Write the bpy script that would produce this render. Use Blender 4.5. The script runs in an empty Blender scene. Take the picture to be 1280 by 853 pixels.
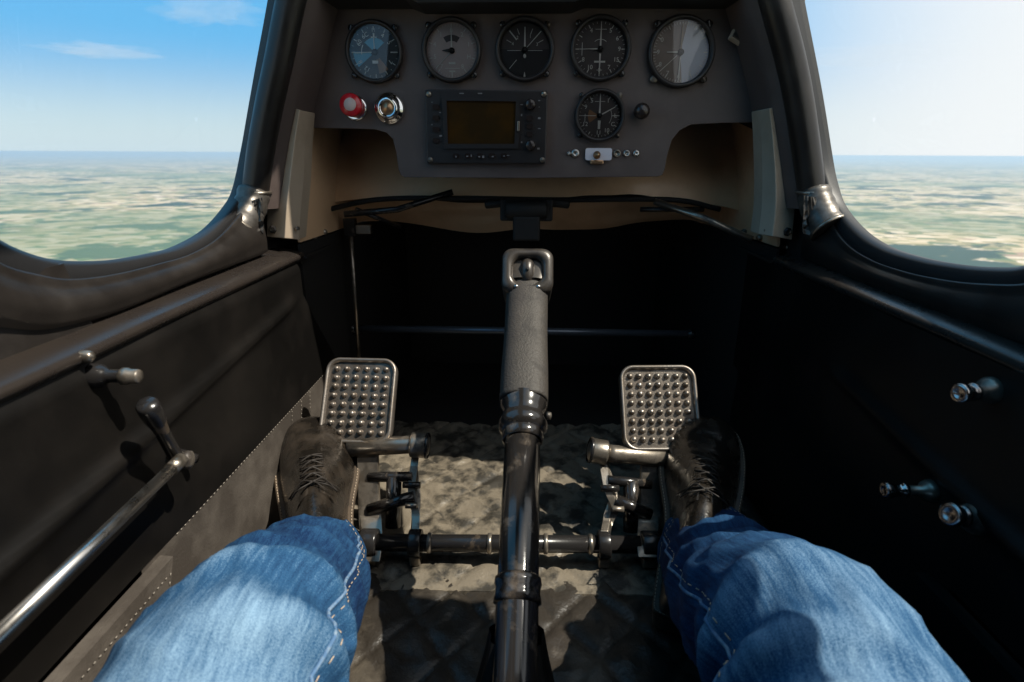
import bpy, bmesh, math, random
import numpy as np
from mathutils import Vector, Matrix, noise
random.seed(7)
SC = bpy.context.scene
COL = SC.collection
rad = math.radians
V = Vector

# ------------------------------------------------------------------ camera
PITCH, YAW, ROLL = rad(18.25), rad(1.37), rad(0.3)
FPX = 1280 * 20 / 36
ROT = Matrix.Rotation(YAW, 3, 'Z') @ Matrix.Rotation(math.pi / 2 - PITCH, 3, 'X') @ Matrix.Rotation(ROLL, 3, 'Z')
cam_data = bpy.data.cameras.new('camera'); cam = bpy.data.objects.new('camera', cam_data); COL.objects.link(cam)
cam.matrix_world = ROT.to_4x4()
cam_data.lens = 20; cam_data.sensor_width = 36
cam_data.clip_start = 0.01; cam_data.clip_end = 2e6
cam_data.dof.use_dof = True; cam_data.dof.focus_distance = 0.74; cam_data.dof.aperture_fstop = 8.5
SC.camera = cam

# ------------------------------------------------------------------ light
SUN = V((0.66, -0.20, 1.0)).normalized()
world = bpy.data.worlds.new('World'); SC.world = world; world.use_nodes = True
wn = world.node_tree.nodes; wl = world.node_tree.links
sky = wn.new('ShaderNodeTexSky'); sky.sky_type = 'NISHITA'; sky.sun_disc = False
sky.sun_elevation = math.asin(SUN.z); sky.sun_rotation = math.atan2(SUN.x, SUN.y)
sky.altitude = 1000; sky.air_density = 1.0; sky.dust_density = 0.5; sky.ozone_density = 3.0
bg = wn['Background']; bg.inputs['Strength'].default_value = 0.08
wtc = wn.new('ShaderNodeTexCoord'); wsep = wn.new('ShaderNodeSeparateXYZ'); wl.new(wtc.outputs['Generated'], wsep.inputs[0])
def wmr(src, a, b, c, d, sm=True):
    r = wn.new('ShaderNodeMapRange'); r.interpolation_type = 'SMOOTHSTEP' if sm else 'LINEAR'
    for i, x in enumerate((a, b, c, d)): r.inputs[i + 1].default_value = x
    wl.new(src, r.inputs[0]); return r.outputs[0]
def wmix(f, a, b):
    m = wn.new('ShaderNodeMix'); m.data_type = 'RGBA'; wl.new(f, m.inputs[0])
    for i, x in ((6, a), (7, b)):
        if isinstance(x, tuple): m.inputs[i].default_value = x
        else: wl.new(x, m.inputs[i])
    return m.outputs[2]
# summer haze whitens the sky towards the horizon and towards the sun, all the way round
azure = wmix(wmr(wsep.outputs['Z'], 0.0, .17, 0, .85), sky.outputs[0], (1.3, 4.9, 8.7, 1))
low = wmix(wmr(wsep.outputs['Z'], -.03, .17, .97, 0.0), azure, (5.6, 7.0, 7.9, 1))
wdot = wn.new('ShaderNodeVectorMath'); wdot.operation = 'DOT_PRODUCT'; wl.new(wtc.outputs['Generated'], wdot.inputs[0]); wdot.inputs[1].default_value = (.957, -.29, 0)
veil = wmix(wmr(wdot.outputs['Value'], -.10, .38, 0, .96), low, (8.6, 8.8, 9.0, 1))
wl.new(veil, bg.inputs['Color'])
sd = bpy.data.lights.new('sun', 'SUN'); sd.energy = 5.0; sd.angle = rad(0.5); sd.color = (1.0, 0.93, 0.81)
sun = bpy.data.objects.new('sun', sd); COL.objects.link(sun)
sun.rotation_euler = SUN.to_track_quat('Z', 'Y').to_euler()
SC.view_settings.view_transform = 'Standard'; SC.view_settings.look = 'None'
SC.view_settings.exposure = 0.5; SC.view_settings.gamma = 1.0; SC.view_settings.use_curve_mapping = False
SC.render.engine = 'CYCLES'
SC.cycles.max_bounces = 6; SC.cycles.transparent_max_bounces = 12; SC.cycles.volume_bounces = 0
SC.cycles.caustics_reflective = False; SC.cycles.caustics_refractive = False
SC.cycles.use_denoising = True
SC.cycles.sample_clamp_indirect = 4.0

# ------------------------------------------------------------------ measuring helpers
def ray(px, py):
    return ROT @ V(((px - 640) / FPX, -(py - 426.5) / FPX, -1))
def onX(px, py, v): r = ray(px, py); return r * (v / r.x)
def onY(px, py, v): r = ray(px, py); return r * (v / r.y)
def onZ(px, py, v): r = ray(px, py); return r * (v / r.z)
def proj(p):
    q = ROT.transposed() @ V(p); return (640 + FPX * q.x / -q.z, 426.5 - FPX * q.y / -q.z)

# ------------------------------------------------------------------ mesh helpers
class MB:
    def __init__(s): s.v = []; s.f = []; s.sm = []; s.uv = {}
    def add(s, vs, fs, smooth=False, uvs=None):
        o = len(s.v); s.v += [tuple(x) for x in vs]
        for i, f in enumerate(fs):
            if uvs: s.uv[len(s.f)] = uvs[i]
            s.f.append([o + k for k in f]); s.sm.append(smooth)
        return s
    def box(s, c, size, rot=None):
        c = V(c); hx, hy, hz = [q / 2 for q in size]
        vs = [V((x, y, z)) for z in (-hz, hz) for y in (-hy, hy) for x in (-hx, hx)]
        if rot is not None: vs = [rot @ q for q in vs]
        return s.add([q + c for q in vs], [[0, 2, 3, 1], [4, 5, 7, 6], [0, 1, 5, 4], [2, 6, 7, 3], [0, 4, 6, 2], [1, 3, 7, 5]])
    def grid(s, rows, smooth=True, closed=False, caps=False):
        n = len(rows[0]); vs = [p for r in rows for p in r]; fs = []; uvs = []
        m = n if closed else n - 1
        for i in range(len(rows) - 1):
            for j in range(m):
                k = (j + 1) % n
                fs.append([i * n + j, i * n + k, (i + 1) * n + k, (i + 1) * n + j])
                u0, u1 = j / m, (j + 1) / m; v0, v1 = i / (len(rows) - 1), (i + 1) / (len(rows) - 1)
                uvs.append([(u0, v0), (u1, v0), (u1, v1), (u0, v1)])
        s.add(vs, fs, smooth, uvs)
        if caps and closed:
            o = len(s.v) - len(vs)
            s.f.append([o + j for j in range(n)][::-1]); s.sm.append(False)
            s.f.append([o + (len(rows) - 1) * n + j for j in range(n)]); s.sm.append(False)
        return s
    def tube(s, pts, r, seg=16, caps=True, smooth=True, flat=1.0):
        pts = [V(p) for p in pts]; n = len(pts)
        rs = [r] * n if not hasattr(r, '__len__') else r
        rows = []; up = None
        for i, p in enumerate(pts):
            t = (pts[min(i + 1, n - 1)] - pts[max(i - 1, 0)]).normalized()
            if up is None:
                up = V((0, 0, 1)) if abs(t.z) < .9 else V((0, -1, 0))
            a = t.cross(up).normalized(); b = a.cross(t).normalized(); up = b
            rows.append([p + (a * math.cos(q) + b * math.sin(q) * flat) * rs[i] for q in [2 * math.pi * k / seg for k in range(seg)]])
        return s.grid(rows, smooth, True, caps)
    def lathe(s, prof, o=(0, 0, 0), axis=(0, 0, 1), seg=32, smooth=True, capped=True):
        """prof: list of (radius, height along the axis)"""
        ax = V(axis).normalized(); u = ax.orthogonal().normalized(); w = ax.cross(u); o = V(o)
        rows = [[o + ax * h + (u * math.cos(q) + w * math.sin(q)) * r for q in [2 * math.pi * k / seg for k in range(seg)]] for r, h in prof]
        return s.grid(rows, smooth, True, capped)
    def prism(s, poly, d):
        """poly: 3D outline; d: extrusion vector"""
        d = V(d); n = len(poly); a = [V(p) for p in poly]; b = [p + d for p in a]
        fs = [list(range(n))[::-1], [n + i for i in range(n)]] + [[i, (i + 1) % n, n + (i + 1) % n, n + i] for i in range(n)]
        return s.add(a + b, fs)
    def ball(s, c, r, seg=16, ring=8, sc=(1, 1, 1)):
        c = V(c); rows = []
        for i in range(ring + 1):
            t = math.pi * i / ring
            rr = max(math.sin(t), 1e-4)
            rows.append([c + V((r * rr * math.cos(q) * sc[0], r * rr * math.sin(q) * sc[1], -r * math.cos(t) * sc[2])) for q in [2 * math.pi * k / seg for k in range(seg)]])
        return s.grid(rows, True, True, False)

def mesh_of(name, mb, mat=None):
    me = bpy.data.meshes.new(name); me.from_pydata(mb.v, [], mb.f); me.update()
    me.polygons.foreach_set('use_smooth', mb.sm)
    if mb.uv:
        uvl = me.uv_layers.new(name='UVMap')
        for pi, cs in mb.uv.items():
            p = me.polygons[pi]
            for k, li in enumerate(p.loop_indices): uvl.data[li].uv = cs[k]
    if mat: me.materials.append(mat)
    return me

def fix_normals(me):
    bm = bmesh.new(); bm.from_mesh(me); bmesh.ops.remove_doubles(bm, verts=bm.verts, dist=1e-6)
    bmesh.ops.recalc_face_normals(bm, faces=bm.faces); bm.to_mesh(me); bm.free()

def obj(name, mb, mat, parent=None, bevel=0, kind=None, label=None, cat=None, group=None, fix=True, sub=0):
    me = mb if isinstance(mb, bpy.types.Mesh) else mesh_of(name, mb, mat)
    if fix and not isinstance(mb, bpy.types.Mesh): fix_normals(me)
    o = bpy.data.objects.new(name, me); COL.objects.link(o)
    if bevel:
        m = o.modifiers.new('bevel', 'BEVEL'); m.width = bevel; m.segments = 2; m.limit_method = 'ANGLE'; m.angle_limit = rad(40)
        m.harden_normals = False
    if sub:
        m = o.modifiers.new('sub', 'SUBSURF'); m.levels = sub; m.render_levels = sub
    if parent is not None:
        o.parent = parent; o.matrix_parent_inverse = wm(parent).inverted()
    tag(o, label, cat, group, kind)
    return o

def wm(o):
    m = o.matrix_basis.copy()
    while o.parent is not None:
        m = o.parent.matrix_basis @ o.matrix_parent_inverse @ m if False else (o.matrix_parent_inverse @ m)
        m = o.parent.matrix_basis @ m; o = o.parent
    return m

def tag(o, label=None, cat=None, group=None, kind=None):
    if label: o['label'] = label
    if cat: o['category'] = cat
    if group: o['group'] = group
    if kind: o['kind'] = kind

def empty(name, loc, label, cat, group=None, rot=None):
    o = bpy.data.objects.new(name, None); COL.objects.link(o)
    m = Matrix.Translation(V(loc))
    if rot is not None: m = m @ rot.to_4x4()
    o.matrix_basis = m; o.empty_display_size = .02
    tag(o, label, cat, group); return o

def local(name, me, parent, loc=(0, 0, 0), rot=None, mat=None):
    """child placed in its parent's own coordinates (meshes may be shared)"""
    if isinstance(me, MB): me = mesh_of(name, me, mat); fix_normals(me)
    o = bpy.data.objects.new(name, me); COL.objects.link(o); o.parent = parent
    m = Matrix.Translation(V(loc))
    if rot is not None: m = m @ rot.to_4x4()
    o.matrix_basis = m
    return o

def catmull(pts, n):
    pts = [V(p) for p in pts]; P = [pts[0] * 2 - pts[1]] + pts + [pts[-1] * 2 - pts[-2]]
    dense = []
    for i in range(1, len(P) - 2):
        for k in range(24):
            t = k / 24; a, b, c, d = P[i - 1], P[i], P[i + 1], P[i + 2]
            dense.append(.5 * ((2 * b) + (c - a) * t + (2 * a - 5 * b + 4 * c - d) * t * t + (3 * b - a - 3 * c + d) * t ** 3))
    dense.append(pts[-1])
    L = [0]
    for a, b in zip(dense, dense[1:]): L.append(L[-1] + (b - a).length)
    out = []; j = 0
    for i in range(n):
        s = L[-1] * i / (n - 1)
        while j < len(L) - 2 and L[j + 1] < s: j += 1
        t = (s - L[j]) / max(L[j + 1] - L[j], 1e-9); out.append(dense[j].lerp(dense[j + 1], min(max(t, 0), 1)))
    return out

def rrect(w, h, r, n=6):
    out = []
    for cx, cy, a0 in ((w / 2 - r, h / 2 - r, 0), (-w / 2 + r, h / 2 - r, 90), (-w / 2 + r, -h / 2 + r, 180), (w / 2 - r, -h / 2 + r, 270)):
        for k in range(n + 1):
            a = rad(a0 + 90 * k / n); out.append((cx + r * math.cos(a), cy + r * math.sin(a)))
    return out

# ------------------------------------------------------------------ materials
def mat(name, col, rough=.5, metal=0.0, col2=None, nscale=8, nlo=.45, nhi=.65, bump=0, bscale=200, rough2=None, coat=0, sheen=0, spec=.5, ndetail=6, metal2=None, wear=None, bdist=.001):
    m = bpy.data.materials.new(name); m.use_nodes = True; N = m.node_tree.nodes; L = m.node_tree.links
    b = N['Principled BSDF']; b.inputs['Roughness'].default_value = rough; b.inputs['Metallic'].default_value = metal
    b.inputs['Base Color'].default_value = (*col, 1); b.inputs['Coat Weight'].default_value = coat; b.inputs['Coat Roughness'].default_value = .12
    b.inputs['Sheen Weight'].default_value = sheen; b.inputs['Specular IOR Level'].default_value = spec
    tc = N.new('ShaderNodeTexCoord')
    geo = N.new('ShaderNodeNewGeometry')
    def nz(scale, detail=6, r=.6):
        n = N.new('ShaderNodeTexNoise'); n.inputs['Scale'].default_value = scale; n.inputs['Detail'].default_value = detail; n.inputs['Roughness'].default_value = r
        L.new(geo.outputs['Position'], n.inputs['Vector']); return n
    def mr(src, a, b_, c, d):
        r = N.new('ShaderNodeMapRange'); r.inputs[1].default_value = a; r.inputs[2].default_value = b_; r.inputs[3].default_value = c; r.inputs[4].default_value = d
        L.new(src, r.inputs[0]); return r.outputs[0]
    if col2 is not None:
        n = nz(nscale, ndetail); f = mr(n.outputs[0], nlo, nhi, 0, 1)
        mx = N.new('ShaderNodeMix'); mx.data_type = 'RGBA'; L.new(f, mx.inputs[0]); mx.inputs[6].default_value = (*col, 1); mx.inputs[7].default_value = (*col2, 1)
        L.new(mx.outputs[2], b.inputs['Base Color'])
        if rough2 is not None: L.new(mr(f, 0, 1, rough, rough2), b.inputs['Roughness'])
        if metal2 is not None: L.new(mr(f, 0, 1, metal, metal2), b.inputs['Metallic'])
    elif rough2 is not None:
        n = nz(nscale); L.new(mr(n.outputs[0], .3, .7, rough, rough2), b.inputs['Roughness'])
    if bump:
        n = nz(bscale, 4); bp = N.new('ShaderNodeBump'); bp.inputs['Strength'].default_value = bump; bp.inputs['Distance'].default_value = bdist
        L.new(n.outputs[0], bp.inputs['Height']); L.new(bp.outputs[0], b.inputs['Normal'])
    return m

M = {}
M['panel'] = mat('panel_paint', (.088, .066, .060), .5, col2=(.115, .088, .079), nscale=14, bump=.25, bscale=900, rough2=.62)
M['blackmetal'] = mat('black_enamel', (.016, .015, .015), .24, col2=(.16, .12, .085), nscale=26, nlo=.60, nhi=.70, rough2=.4, metal2=.7, bump=.08, bscale=300)
M['gloss'] = mat('black_gloss_tube', (.018, .016, .015), .17, col2=(.10, .08, .062), nscale=42, nlo=.56, nhi=.72, rough2=.36, coat=.3, bump=.06, bscale=160)
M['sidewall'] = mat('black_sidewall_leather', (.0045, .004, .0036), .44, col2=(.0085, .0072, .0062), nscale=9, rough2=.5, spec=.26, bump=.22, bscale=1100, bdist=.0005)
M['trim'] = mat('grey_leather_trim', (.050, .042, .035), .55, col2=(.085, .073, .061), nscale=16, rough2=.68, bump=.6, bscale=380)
M['mat'] = mat('worn_shaded_leather_mat', (.175, .148, .112), .32, col2=(.030, .026, .020), nscale=26, nlo=.47, nhi=.60, rough2=.6, bump=.5, bscale=260, bdist=.002)  # worn leather; the dark blotches also paint in shadow patches
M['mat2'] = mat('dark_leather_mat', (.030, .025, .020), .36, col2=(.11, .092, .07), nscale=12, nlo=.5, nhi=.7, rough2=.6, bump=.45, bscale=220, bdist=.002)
M['mould'] = mat('window_moulding', (.015, .0128, .0115), .30, col2=(.021, .0175, .015), nscale=25, nlo=.4, nhi=.72, rough2=.5, bump=.12, bscale=500)
M['sill'] = mat('worn_sill', (.022, .018, .016), .26, col2=(.040, .032, .026), nscale=30, nlo=.45, nhi=.8, rough2=.42, metal2=.5, bump=.12, bscale=300)
M['rubber'] = mat('black_rubber', (.012, .012, .013), .48, bump=.1, bscale=600)
M['beige'] = mat('beige_paint', (.50, .41, .31), .40, col2=(.38, .30, .22), nscale=7, rough2=.55, bump=.12, bscale=250)
M['beigedark'] = mat('aged_primer', (.74, .49, .29), .28, col2=(.52, .33, .19), nscale=6, rough2=.48, bump=.2, bscale=60)
M['black'] = mat('matt_black', (.008, .008, .008), .8)
M['dark'] = mat('dark_skin', (.012, .011, .010), .65, bump=.2, bscale=120)
M['steel'] = mat('brushed_steel', (.62, .60, .57), .27, 1.0, col2=(.42, .40, .37), nscale=40, rough2=.4)
M['worn'] = mat('worn_steel', (.33, .29, .24), .3, .9, col2=(.05, .042, .036), nscale=34, nlo=.48, nhi=.66, rough2=.5, metal2=.3, bump=.15, bscale=350)
M['pad'] = mat('pedal_casting', (.14, .12, .10), .36, .75, col2=(.085, .068, .055), nscale=45, rough2=.5, bump=.35, bscale=420)
M['rim'] = mat('pedal_rim', (.29, .26, .23), .36, .8, col2=(.17, .14, .11), nscale=30, rough2=.5, bump=.2, bscale=400)
M['chrome'] = mat('chrome', (.80, .79, .78), .1, 1.0)
M['dial'] = mat('dial_black', (.014, .014, .016), .5)
M['brownrefl_badge'] = mat('taupe_reflection_and_badge', (.62, .49, .45), .5)  # reflection in the glass painted as dial tone; the knob badge shares it
M['reflsilver'] = mat('silver_sky_reflection', (.22, .175, .15), .4, .2)  # silver of reflected sky put into the dial, toned down for markings
M['dialgrey'] = mat('dial_grey', (.075, .06, .058), .5)
M['white'] = mat('dial_white', (.85, .83, .76), .5)
M['blue'] = mat('blue_sky_reflection', (.10, .42, .62), .4)  # blue of the sky reflected in the glass, painted on the dial
M['orange'] = mat('dial_orange', (.30, .15, .07), .5)
M['red'] = mat('red_plastic', (.55, .012, .022), .28, coat=.5)
M['screen'] = mat('amber_screen', (.035, .020, .007), .18, col2=(.06, .028, .006), nscale=20)
M['radio'] = mat('radio_case', (.020, .017, .017), .42, bump=.15, bscale=500)
M['mark'] = mat('radio_print', (.22, .21, .21), .5)
M['skyrefl'] = mat('pale_sky_reflection', (.62, .66, .76), .3)  # sky reflected in the glass, painted as a pale sector
M['plate'] = mat('white_plate', (.72, .70, .76), .3)
M['copper'] = mat('brass', (.45, .28, .16), .35, .9)
M['knob'] = mat('black_knob', (.03, .022, .02), .22)
M['foam'] = mat('grip_foam', (.040, .034, .028), .60, col2=(.027, .023, .020), nscale=60, rough2=.72, bump=.75, bscale=420, bdist=.0012)
M['griphead'] = mat('grip_head_metal', (.060, .052, .044), .30, .35, col2=(.022, .019, .018), nscale=40, rough2=.42, bump=.1, bscale=300)
M['shoe'] = mat('shoe_leather', (.009, .0075, .006), .22, coat=.35, col2=(.034, .026, .019), nscale=30, nlo=.45, nhi=.7, rough2=.46, bump=.45, bscale=240, bdist=.0015)
M['sole'] = mat('shoe_sole', (.07, .05, .032), .5, col2=(.03, .022, .016), nscale=40, bump=.3, bscale=300)
M['lace'] = mat('shoe_lace', (.020, .016, .013), .7)
M['sock'] = mat('black_sock', (.015, .015, .016), .9)
M['skin'] = mat('skin', (.42, .24, .17), .5)
M['barsteel'] = mat('blue_grey_bar', (.10, .12, .15), .3, .6)
M['thread'] = mat('tan_thread', (.46, .36, .26), .7)
M['greythread'] = mat('grey_thread', (.30, .27, .23), .7)
M['tape'] = mat('metal_tape', (.13, .118, .105), .38, .6, col2=(.06, .053, .046), nscale=50, rough2=.42, bump=.25, bscale=60, bdist=.002)

def denim():
    m = bpy.data.materials.new('denim'); m.use_nodes = True; N = m.node_tree.nodes; L = m.node_tree.links
    b = N['Principled BSDF']; b.inputs['Roughness'].default_value = .82; b.inputs['Specular IOR Level'].default_value = .18
    uv = N.new('ShaderNodeUVMap'); uv.uv_map = 'UVMap'
    mp = N.new('ShaderNodeMapping'); mp.inputs['Scale'].default_value = (120, 34, 1); L.new(uv.outputs[0], mp.inputs[0])
    n1 = N.new('ShaderNodeTexNoise'); n1.inputs['Scale'].default_value = 1.0; n1.inputs['Detail'].default_value = 8; n1.inputs['Roughness'].default_value = .7; L.new(mp.outputs[0], n1.inputs['Vector'])
    geo = N.new('ShaderNodeNewGeometry')
    n2 = N.new('ShaderNodeTexNoise'); n2.inputs['Scale'].default_value = 14; n2.inputs['Detail'].default_value = 4; L.new(geo.outputs['Position'], n2.inputs['Vector'])
    n3 = N.new('ShaderNodeTexNoise'); n3.inputs['Scale'].default_value = 1100; n3.inputs['Detail'].default_value = 2; L.new(geo.outputs['Position'], n3.inputs['Vector'])
    def mth(op, a, b_):
        q = N.new('ShaderNodeMath'); q.operation = op
        for i, x in enumerate((a, b_)):
            if isinstance(x, (int, float)): q.inputs[i].default_value = x
            else: L.new(x, q.inputs[i])
        return q.outputs[0]
    at = N.new('ShaderNodeAttribute'); at.attribute_name = 'fade'
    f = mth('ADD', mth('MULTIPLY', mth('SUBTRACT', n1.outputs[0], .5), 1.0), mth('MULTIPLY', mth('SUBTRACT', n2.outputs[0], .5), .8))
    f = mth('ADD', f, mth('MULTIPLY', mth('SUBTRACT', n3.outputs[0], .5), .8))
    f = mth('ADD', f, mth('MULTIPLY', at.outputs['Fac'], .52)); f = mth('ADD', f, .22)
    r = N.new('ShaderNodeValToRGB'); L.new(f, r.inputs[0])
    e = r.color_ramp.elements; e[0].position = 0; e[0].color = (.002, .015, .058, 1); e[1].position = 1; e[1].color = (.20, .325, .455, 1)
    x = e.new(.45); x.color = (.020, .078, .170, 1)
    L.new(r.outputs[0], b.inputs['Base Color'])
    bp = N.new('ShaderNodeBump'); bp.inputs['Strength'].default_value = .45; bp.inputs['Distance'].default_value = .0012
    L.new(mth('ADD', mth('MULTIPLY', n3.outputs[0], .35), n1.outputs[0]), bp.inputs['Height']); L.new(bp.outputs[0], b.inputs['Normal'])
    return m
M['denim'] = denim()

def glass_mat(name, tint=(1, 1, 1), refl=.06, rough=0.0, cap=1.0):
    m = bpy.data.materials.new(name); m.use_nodes = True; N = m.node_tree.nodes; L = m.node_tree.links
    N.remove(N['Principled BSDF']); t = N.new('ShaderNodeBsdfTransparent'); t.inputs[0].default_value = (*tint, 1)
    g = N.new('ShaderNodeBsdfGlossy'); g.inputs['Roughness'].default_value = rough
    fr = N.new('ShaderNodeFresnel'); fr.inputs[0].default_value = 1.45
    mu = N.new('ShaderNodeMath'); mu.operation = 'MULTIPLY'; mu.inputs[1].default_value = refl / .04; L.new(fr.outputs[0], mu.inputs[0]); mu.use_clamp = True
    mx = N.new('ShaderNodeMixShader'); mi = N.new('ShaderNodeMath'); mi.operation = 'MINIMUM'; mi.inputs[1].default_value = cap; L.new(mu.outputs[0], mi.inputs[0]); L.new(mi.outputs[0], mx.inputs[0]); L.new(t.outputs[0], mx.inputs[1]); L.new(g.outputs[0], mx.inputs[2])
    L.new(mx.outputs[0], N['Material Output'].inputs[0]); return m
M['plexi'] = glass_mat('plexiglass', (.97, .985, .98), .03, .01, .035)
def add_dust(m):
    N = m.node_tree.nodes; L = m.node_tree.links; out = N['Material Output']; src = out.inputs[0].links[0].from_socket
    g_ = N.new('ShaderNodeNewGeometry'); mp = N.new('ShaderNodeMapping'); mp.inputs['Rotation'].default_value = (.5, 0, 0); mp.inputs['Scale'].default_value = (16, 22, 14); L.new(g_.outputs['Position'], mp.inputs[0])
    n = N.new('ShaderNodeTexNoise'); n.inputs['Scale'].default_value = 1; n.inputs['Detail'].default_value = 6; L.new(mp.outputs[0], n.inputs['Vector'])
    n2 = N.new('ShaderNodeTexNoise'); n2.inputs['Scale'].default_value = 9; n2.inputs['Detail'].default_value = 3; L.new(g_.outputs['Position'], n2.inputs['Vector'])
    mu = N.new('ShaderNodeMath'); mu.operation = 'MULTIPLY'; L.new(n.outputs[0], mu.inputs[0]); L.new(n2.outputs[0], mu.inputs[1])
    r = N.new('ShaderNodeMapRange'); r.inputs[1].default_value = .15; r.inputs[2].default_value = .5; r.inputs[3].default_value = .010; r.inputs[4].default_value = .040; L.new(mu.outputs[0], r.inputs[0])
    d = N.new('ShaderNodeBsdfDiffuse'); d.inputs[0].default_value = (.8, .76, .68, 1); t = N.new('ShaderNodeBsdfTranslucent'); t.inputs[0].default_value = (.8, .76, .68, 1)
    a = N.new('ShaderNodeMixShader'); a.inputs[0].default_value = .6; L.new(d.outputs[0], a.inputs[1]); L.new(t.outputs[0], a.inputs[2])
    x = N.new('ShaderNodeMixShader'); L.new(r.outputs[0], x.inputs[0]); L.new(src, x.inputs[1]); L.new(a.outputs[0], x.inputs[2]); L.new(x.outputs[0], out.inputs[0])
add_dust(M['plexi'])
M['dialglass'] = glass_mat('dial_glass', (.97, .97, .97), .06, .02)

# ------------------------------------------------------------------ the land, the air, the clouds
GZ = -1000.0
def ground_material():
    m = bpy.data.materials.new('farmland'); m.use_nodes = True; N = m.node_tree.nodes; L = m.node_tree.links
    b = N['Principled BSDF']; b.inputs['Roughness'].default_value = .95; b.inputs['Specular IOR Level'].default_value = .1
    geo = N.new('ShaderNodeNewGeometry')
    def vor(scale, rot, sx, sy, feat='F1'):
        mp = N.new('ShaderNodeMapping'); mp.inputs['Rotation'].default_value = (0, 0, rad(rot)); mp.inputs['Scale'].default_value = (sx, sy, 1)
        L.new(geo.outputs['Position'], mp.inputs[0])
        v = N.new('ShaderNodeTexVoronoi'); v.voronoi_dimensions = '2D'; v.distance = 'CHEBYCHEV'; v.inputs['Scale'].default_value = scale; v.inputs['Randomness'].default_value = .8
        L.new(mp.outputs[0], v.inputs['Vector']); return v
    v1 = vor(1 / 200, 12, 1, 1.5); v2 = vor(1 / 1500, 30, 1, 1.5)
    sep = N.new('ShaderNodeSeparateColor'); L.new(v1.outputs['Color'], sep.inputs[0])
    r = N.new('ShaderNodeValToRGB'); r.color_ramp.interpolation = 'CONSTANT'; e = r.color_ramp.elements
    cols = [(0, (.50, .42, .26)), (.16, (.24, .235, .12)), (.30, (.60, .51, .35)), (.48, (.13, .19, .10)), (.58, (.42, .38, .22)), (.70, (.64, .56, .42)), (.84, (.33, .30, .17)), (.93, (.36, .27, .19))]
    e[0].position = 0; e[0].color = (*cols[0][1], 1); e[1].position = cols[1][0]; e[1].color = (*cols[1][1], 1)
    for p, c in cols[2:]: x = e.new(p); x.color = (*c, 1)
    for x in e: x.color = (x.color[0] * .86, x.color[1] * .80, x.color[2] * .80, 1)
    L.new(sep.outputs[0], r.inputs[0])
    mpn = N.new('ShaderNodeMapping'); mpn.inputs['Scale'].default_value = (1 / 1700, 1 / 1500, 1); L.new(geo.outputs['Position'], mpn.inputs[0])
    n = N.new('ShaderNodeTexNoise'); n.inputs['Scale'].default_value = 1.0; n.inputs['Detail'].default_value = 7; n.inputs['Roughness'].default_value = .62; L.new(mpn.outputs[0], n.inputs['Vector'])
    mr = N.new('ShaderNodeMapRange'); mr.inputs[1].default_value = .535; mr.inputs[2].default_value = .56; L.new(n.outputs[0], mr.inputs[0])
    mx = N.new('ShaderNodeMix'); mx.data_type = 'RGBA'; L.new(mr.outputs[0], mx.inputs[0]); L.new(r.outputs[0], mx.inputs[6]); mx.inputs[7].default_value = (.028, .060, .050, 1)
    # green meadow belts following large noise
    mpm = N.new('ShaderNodeMapping'); mpm.inputs['Scale'].default_value = (1 / 9000, 1 / 6000, 1); mpm.inputs['Location'].default_value = (3, 7, 0); L.new(geo.outputs['Position'], mpm.inputs[0])
    nm = N.new('ShaderNodeTexNoise'); nm.inputs['Scale'].default_value = 1; nm.inputs['Detail'].default_value = 5; L.new(mpm.outputs[0], nm.inputs['Vector'])
    m2 = N.new('ShaderNodeMapRange'); m2.inputs[1].default_value = .48; m2.inputs[2].default_value = .62; m2.inputs[4].default_value = .6; L.new(nm.outputs[0], m2.inputs[0])
    mg = N.new('ShaderNodeMix'); mg.data_type = 'RGBA'; L.new(m2.outputs[0], mg.inputs[0]); L.new(mx.outputs[2], mg.inputs[6]); mg.inputs[7].default_value = (.10, .155, .085, 1)
    L.new(mg.outputs[2], b.inputs['Base Color'])
    return m
g = MB(); R_ = 380000; g.lathe([(1, GZ), (3000, GZ), (30000, GZ), (R_, GZ)], seg=96, smooth=False, capped=False)
g.f.append(list(range(96))); g.sm.append(False)
obj('ground', g, ground_material(), kind='structure', label='flat patchwork of pale and green fields far below reaching the horizon')

hz = bpy.data.materials.new('air'); hz.use_nodes = True; N = hz.node_tree.nodes; N.remove(N['Principled BSDF'])
pv = N.new('ShaderNodeVolumePrincipled'); pv.inputs['Color'].default_value = (.70, .87, 1, 1); pv.inputs['Density'].default_value = 2.1e-5; pv.inputs['Anisotropy'].default_value = .15
hz.node_tree.links.new(pv.outputs[0], N['Material Output'].inputs['Volume'])
hb = MB().box((0, 0, (GZ - 1 + 1.2) / 2), (800000, 800000, 1.2 - GZ + 1))
obj('haze', hb, hz, kind='stuff', label='pale blue air between the aircraft and the far fields')

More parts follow.
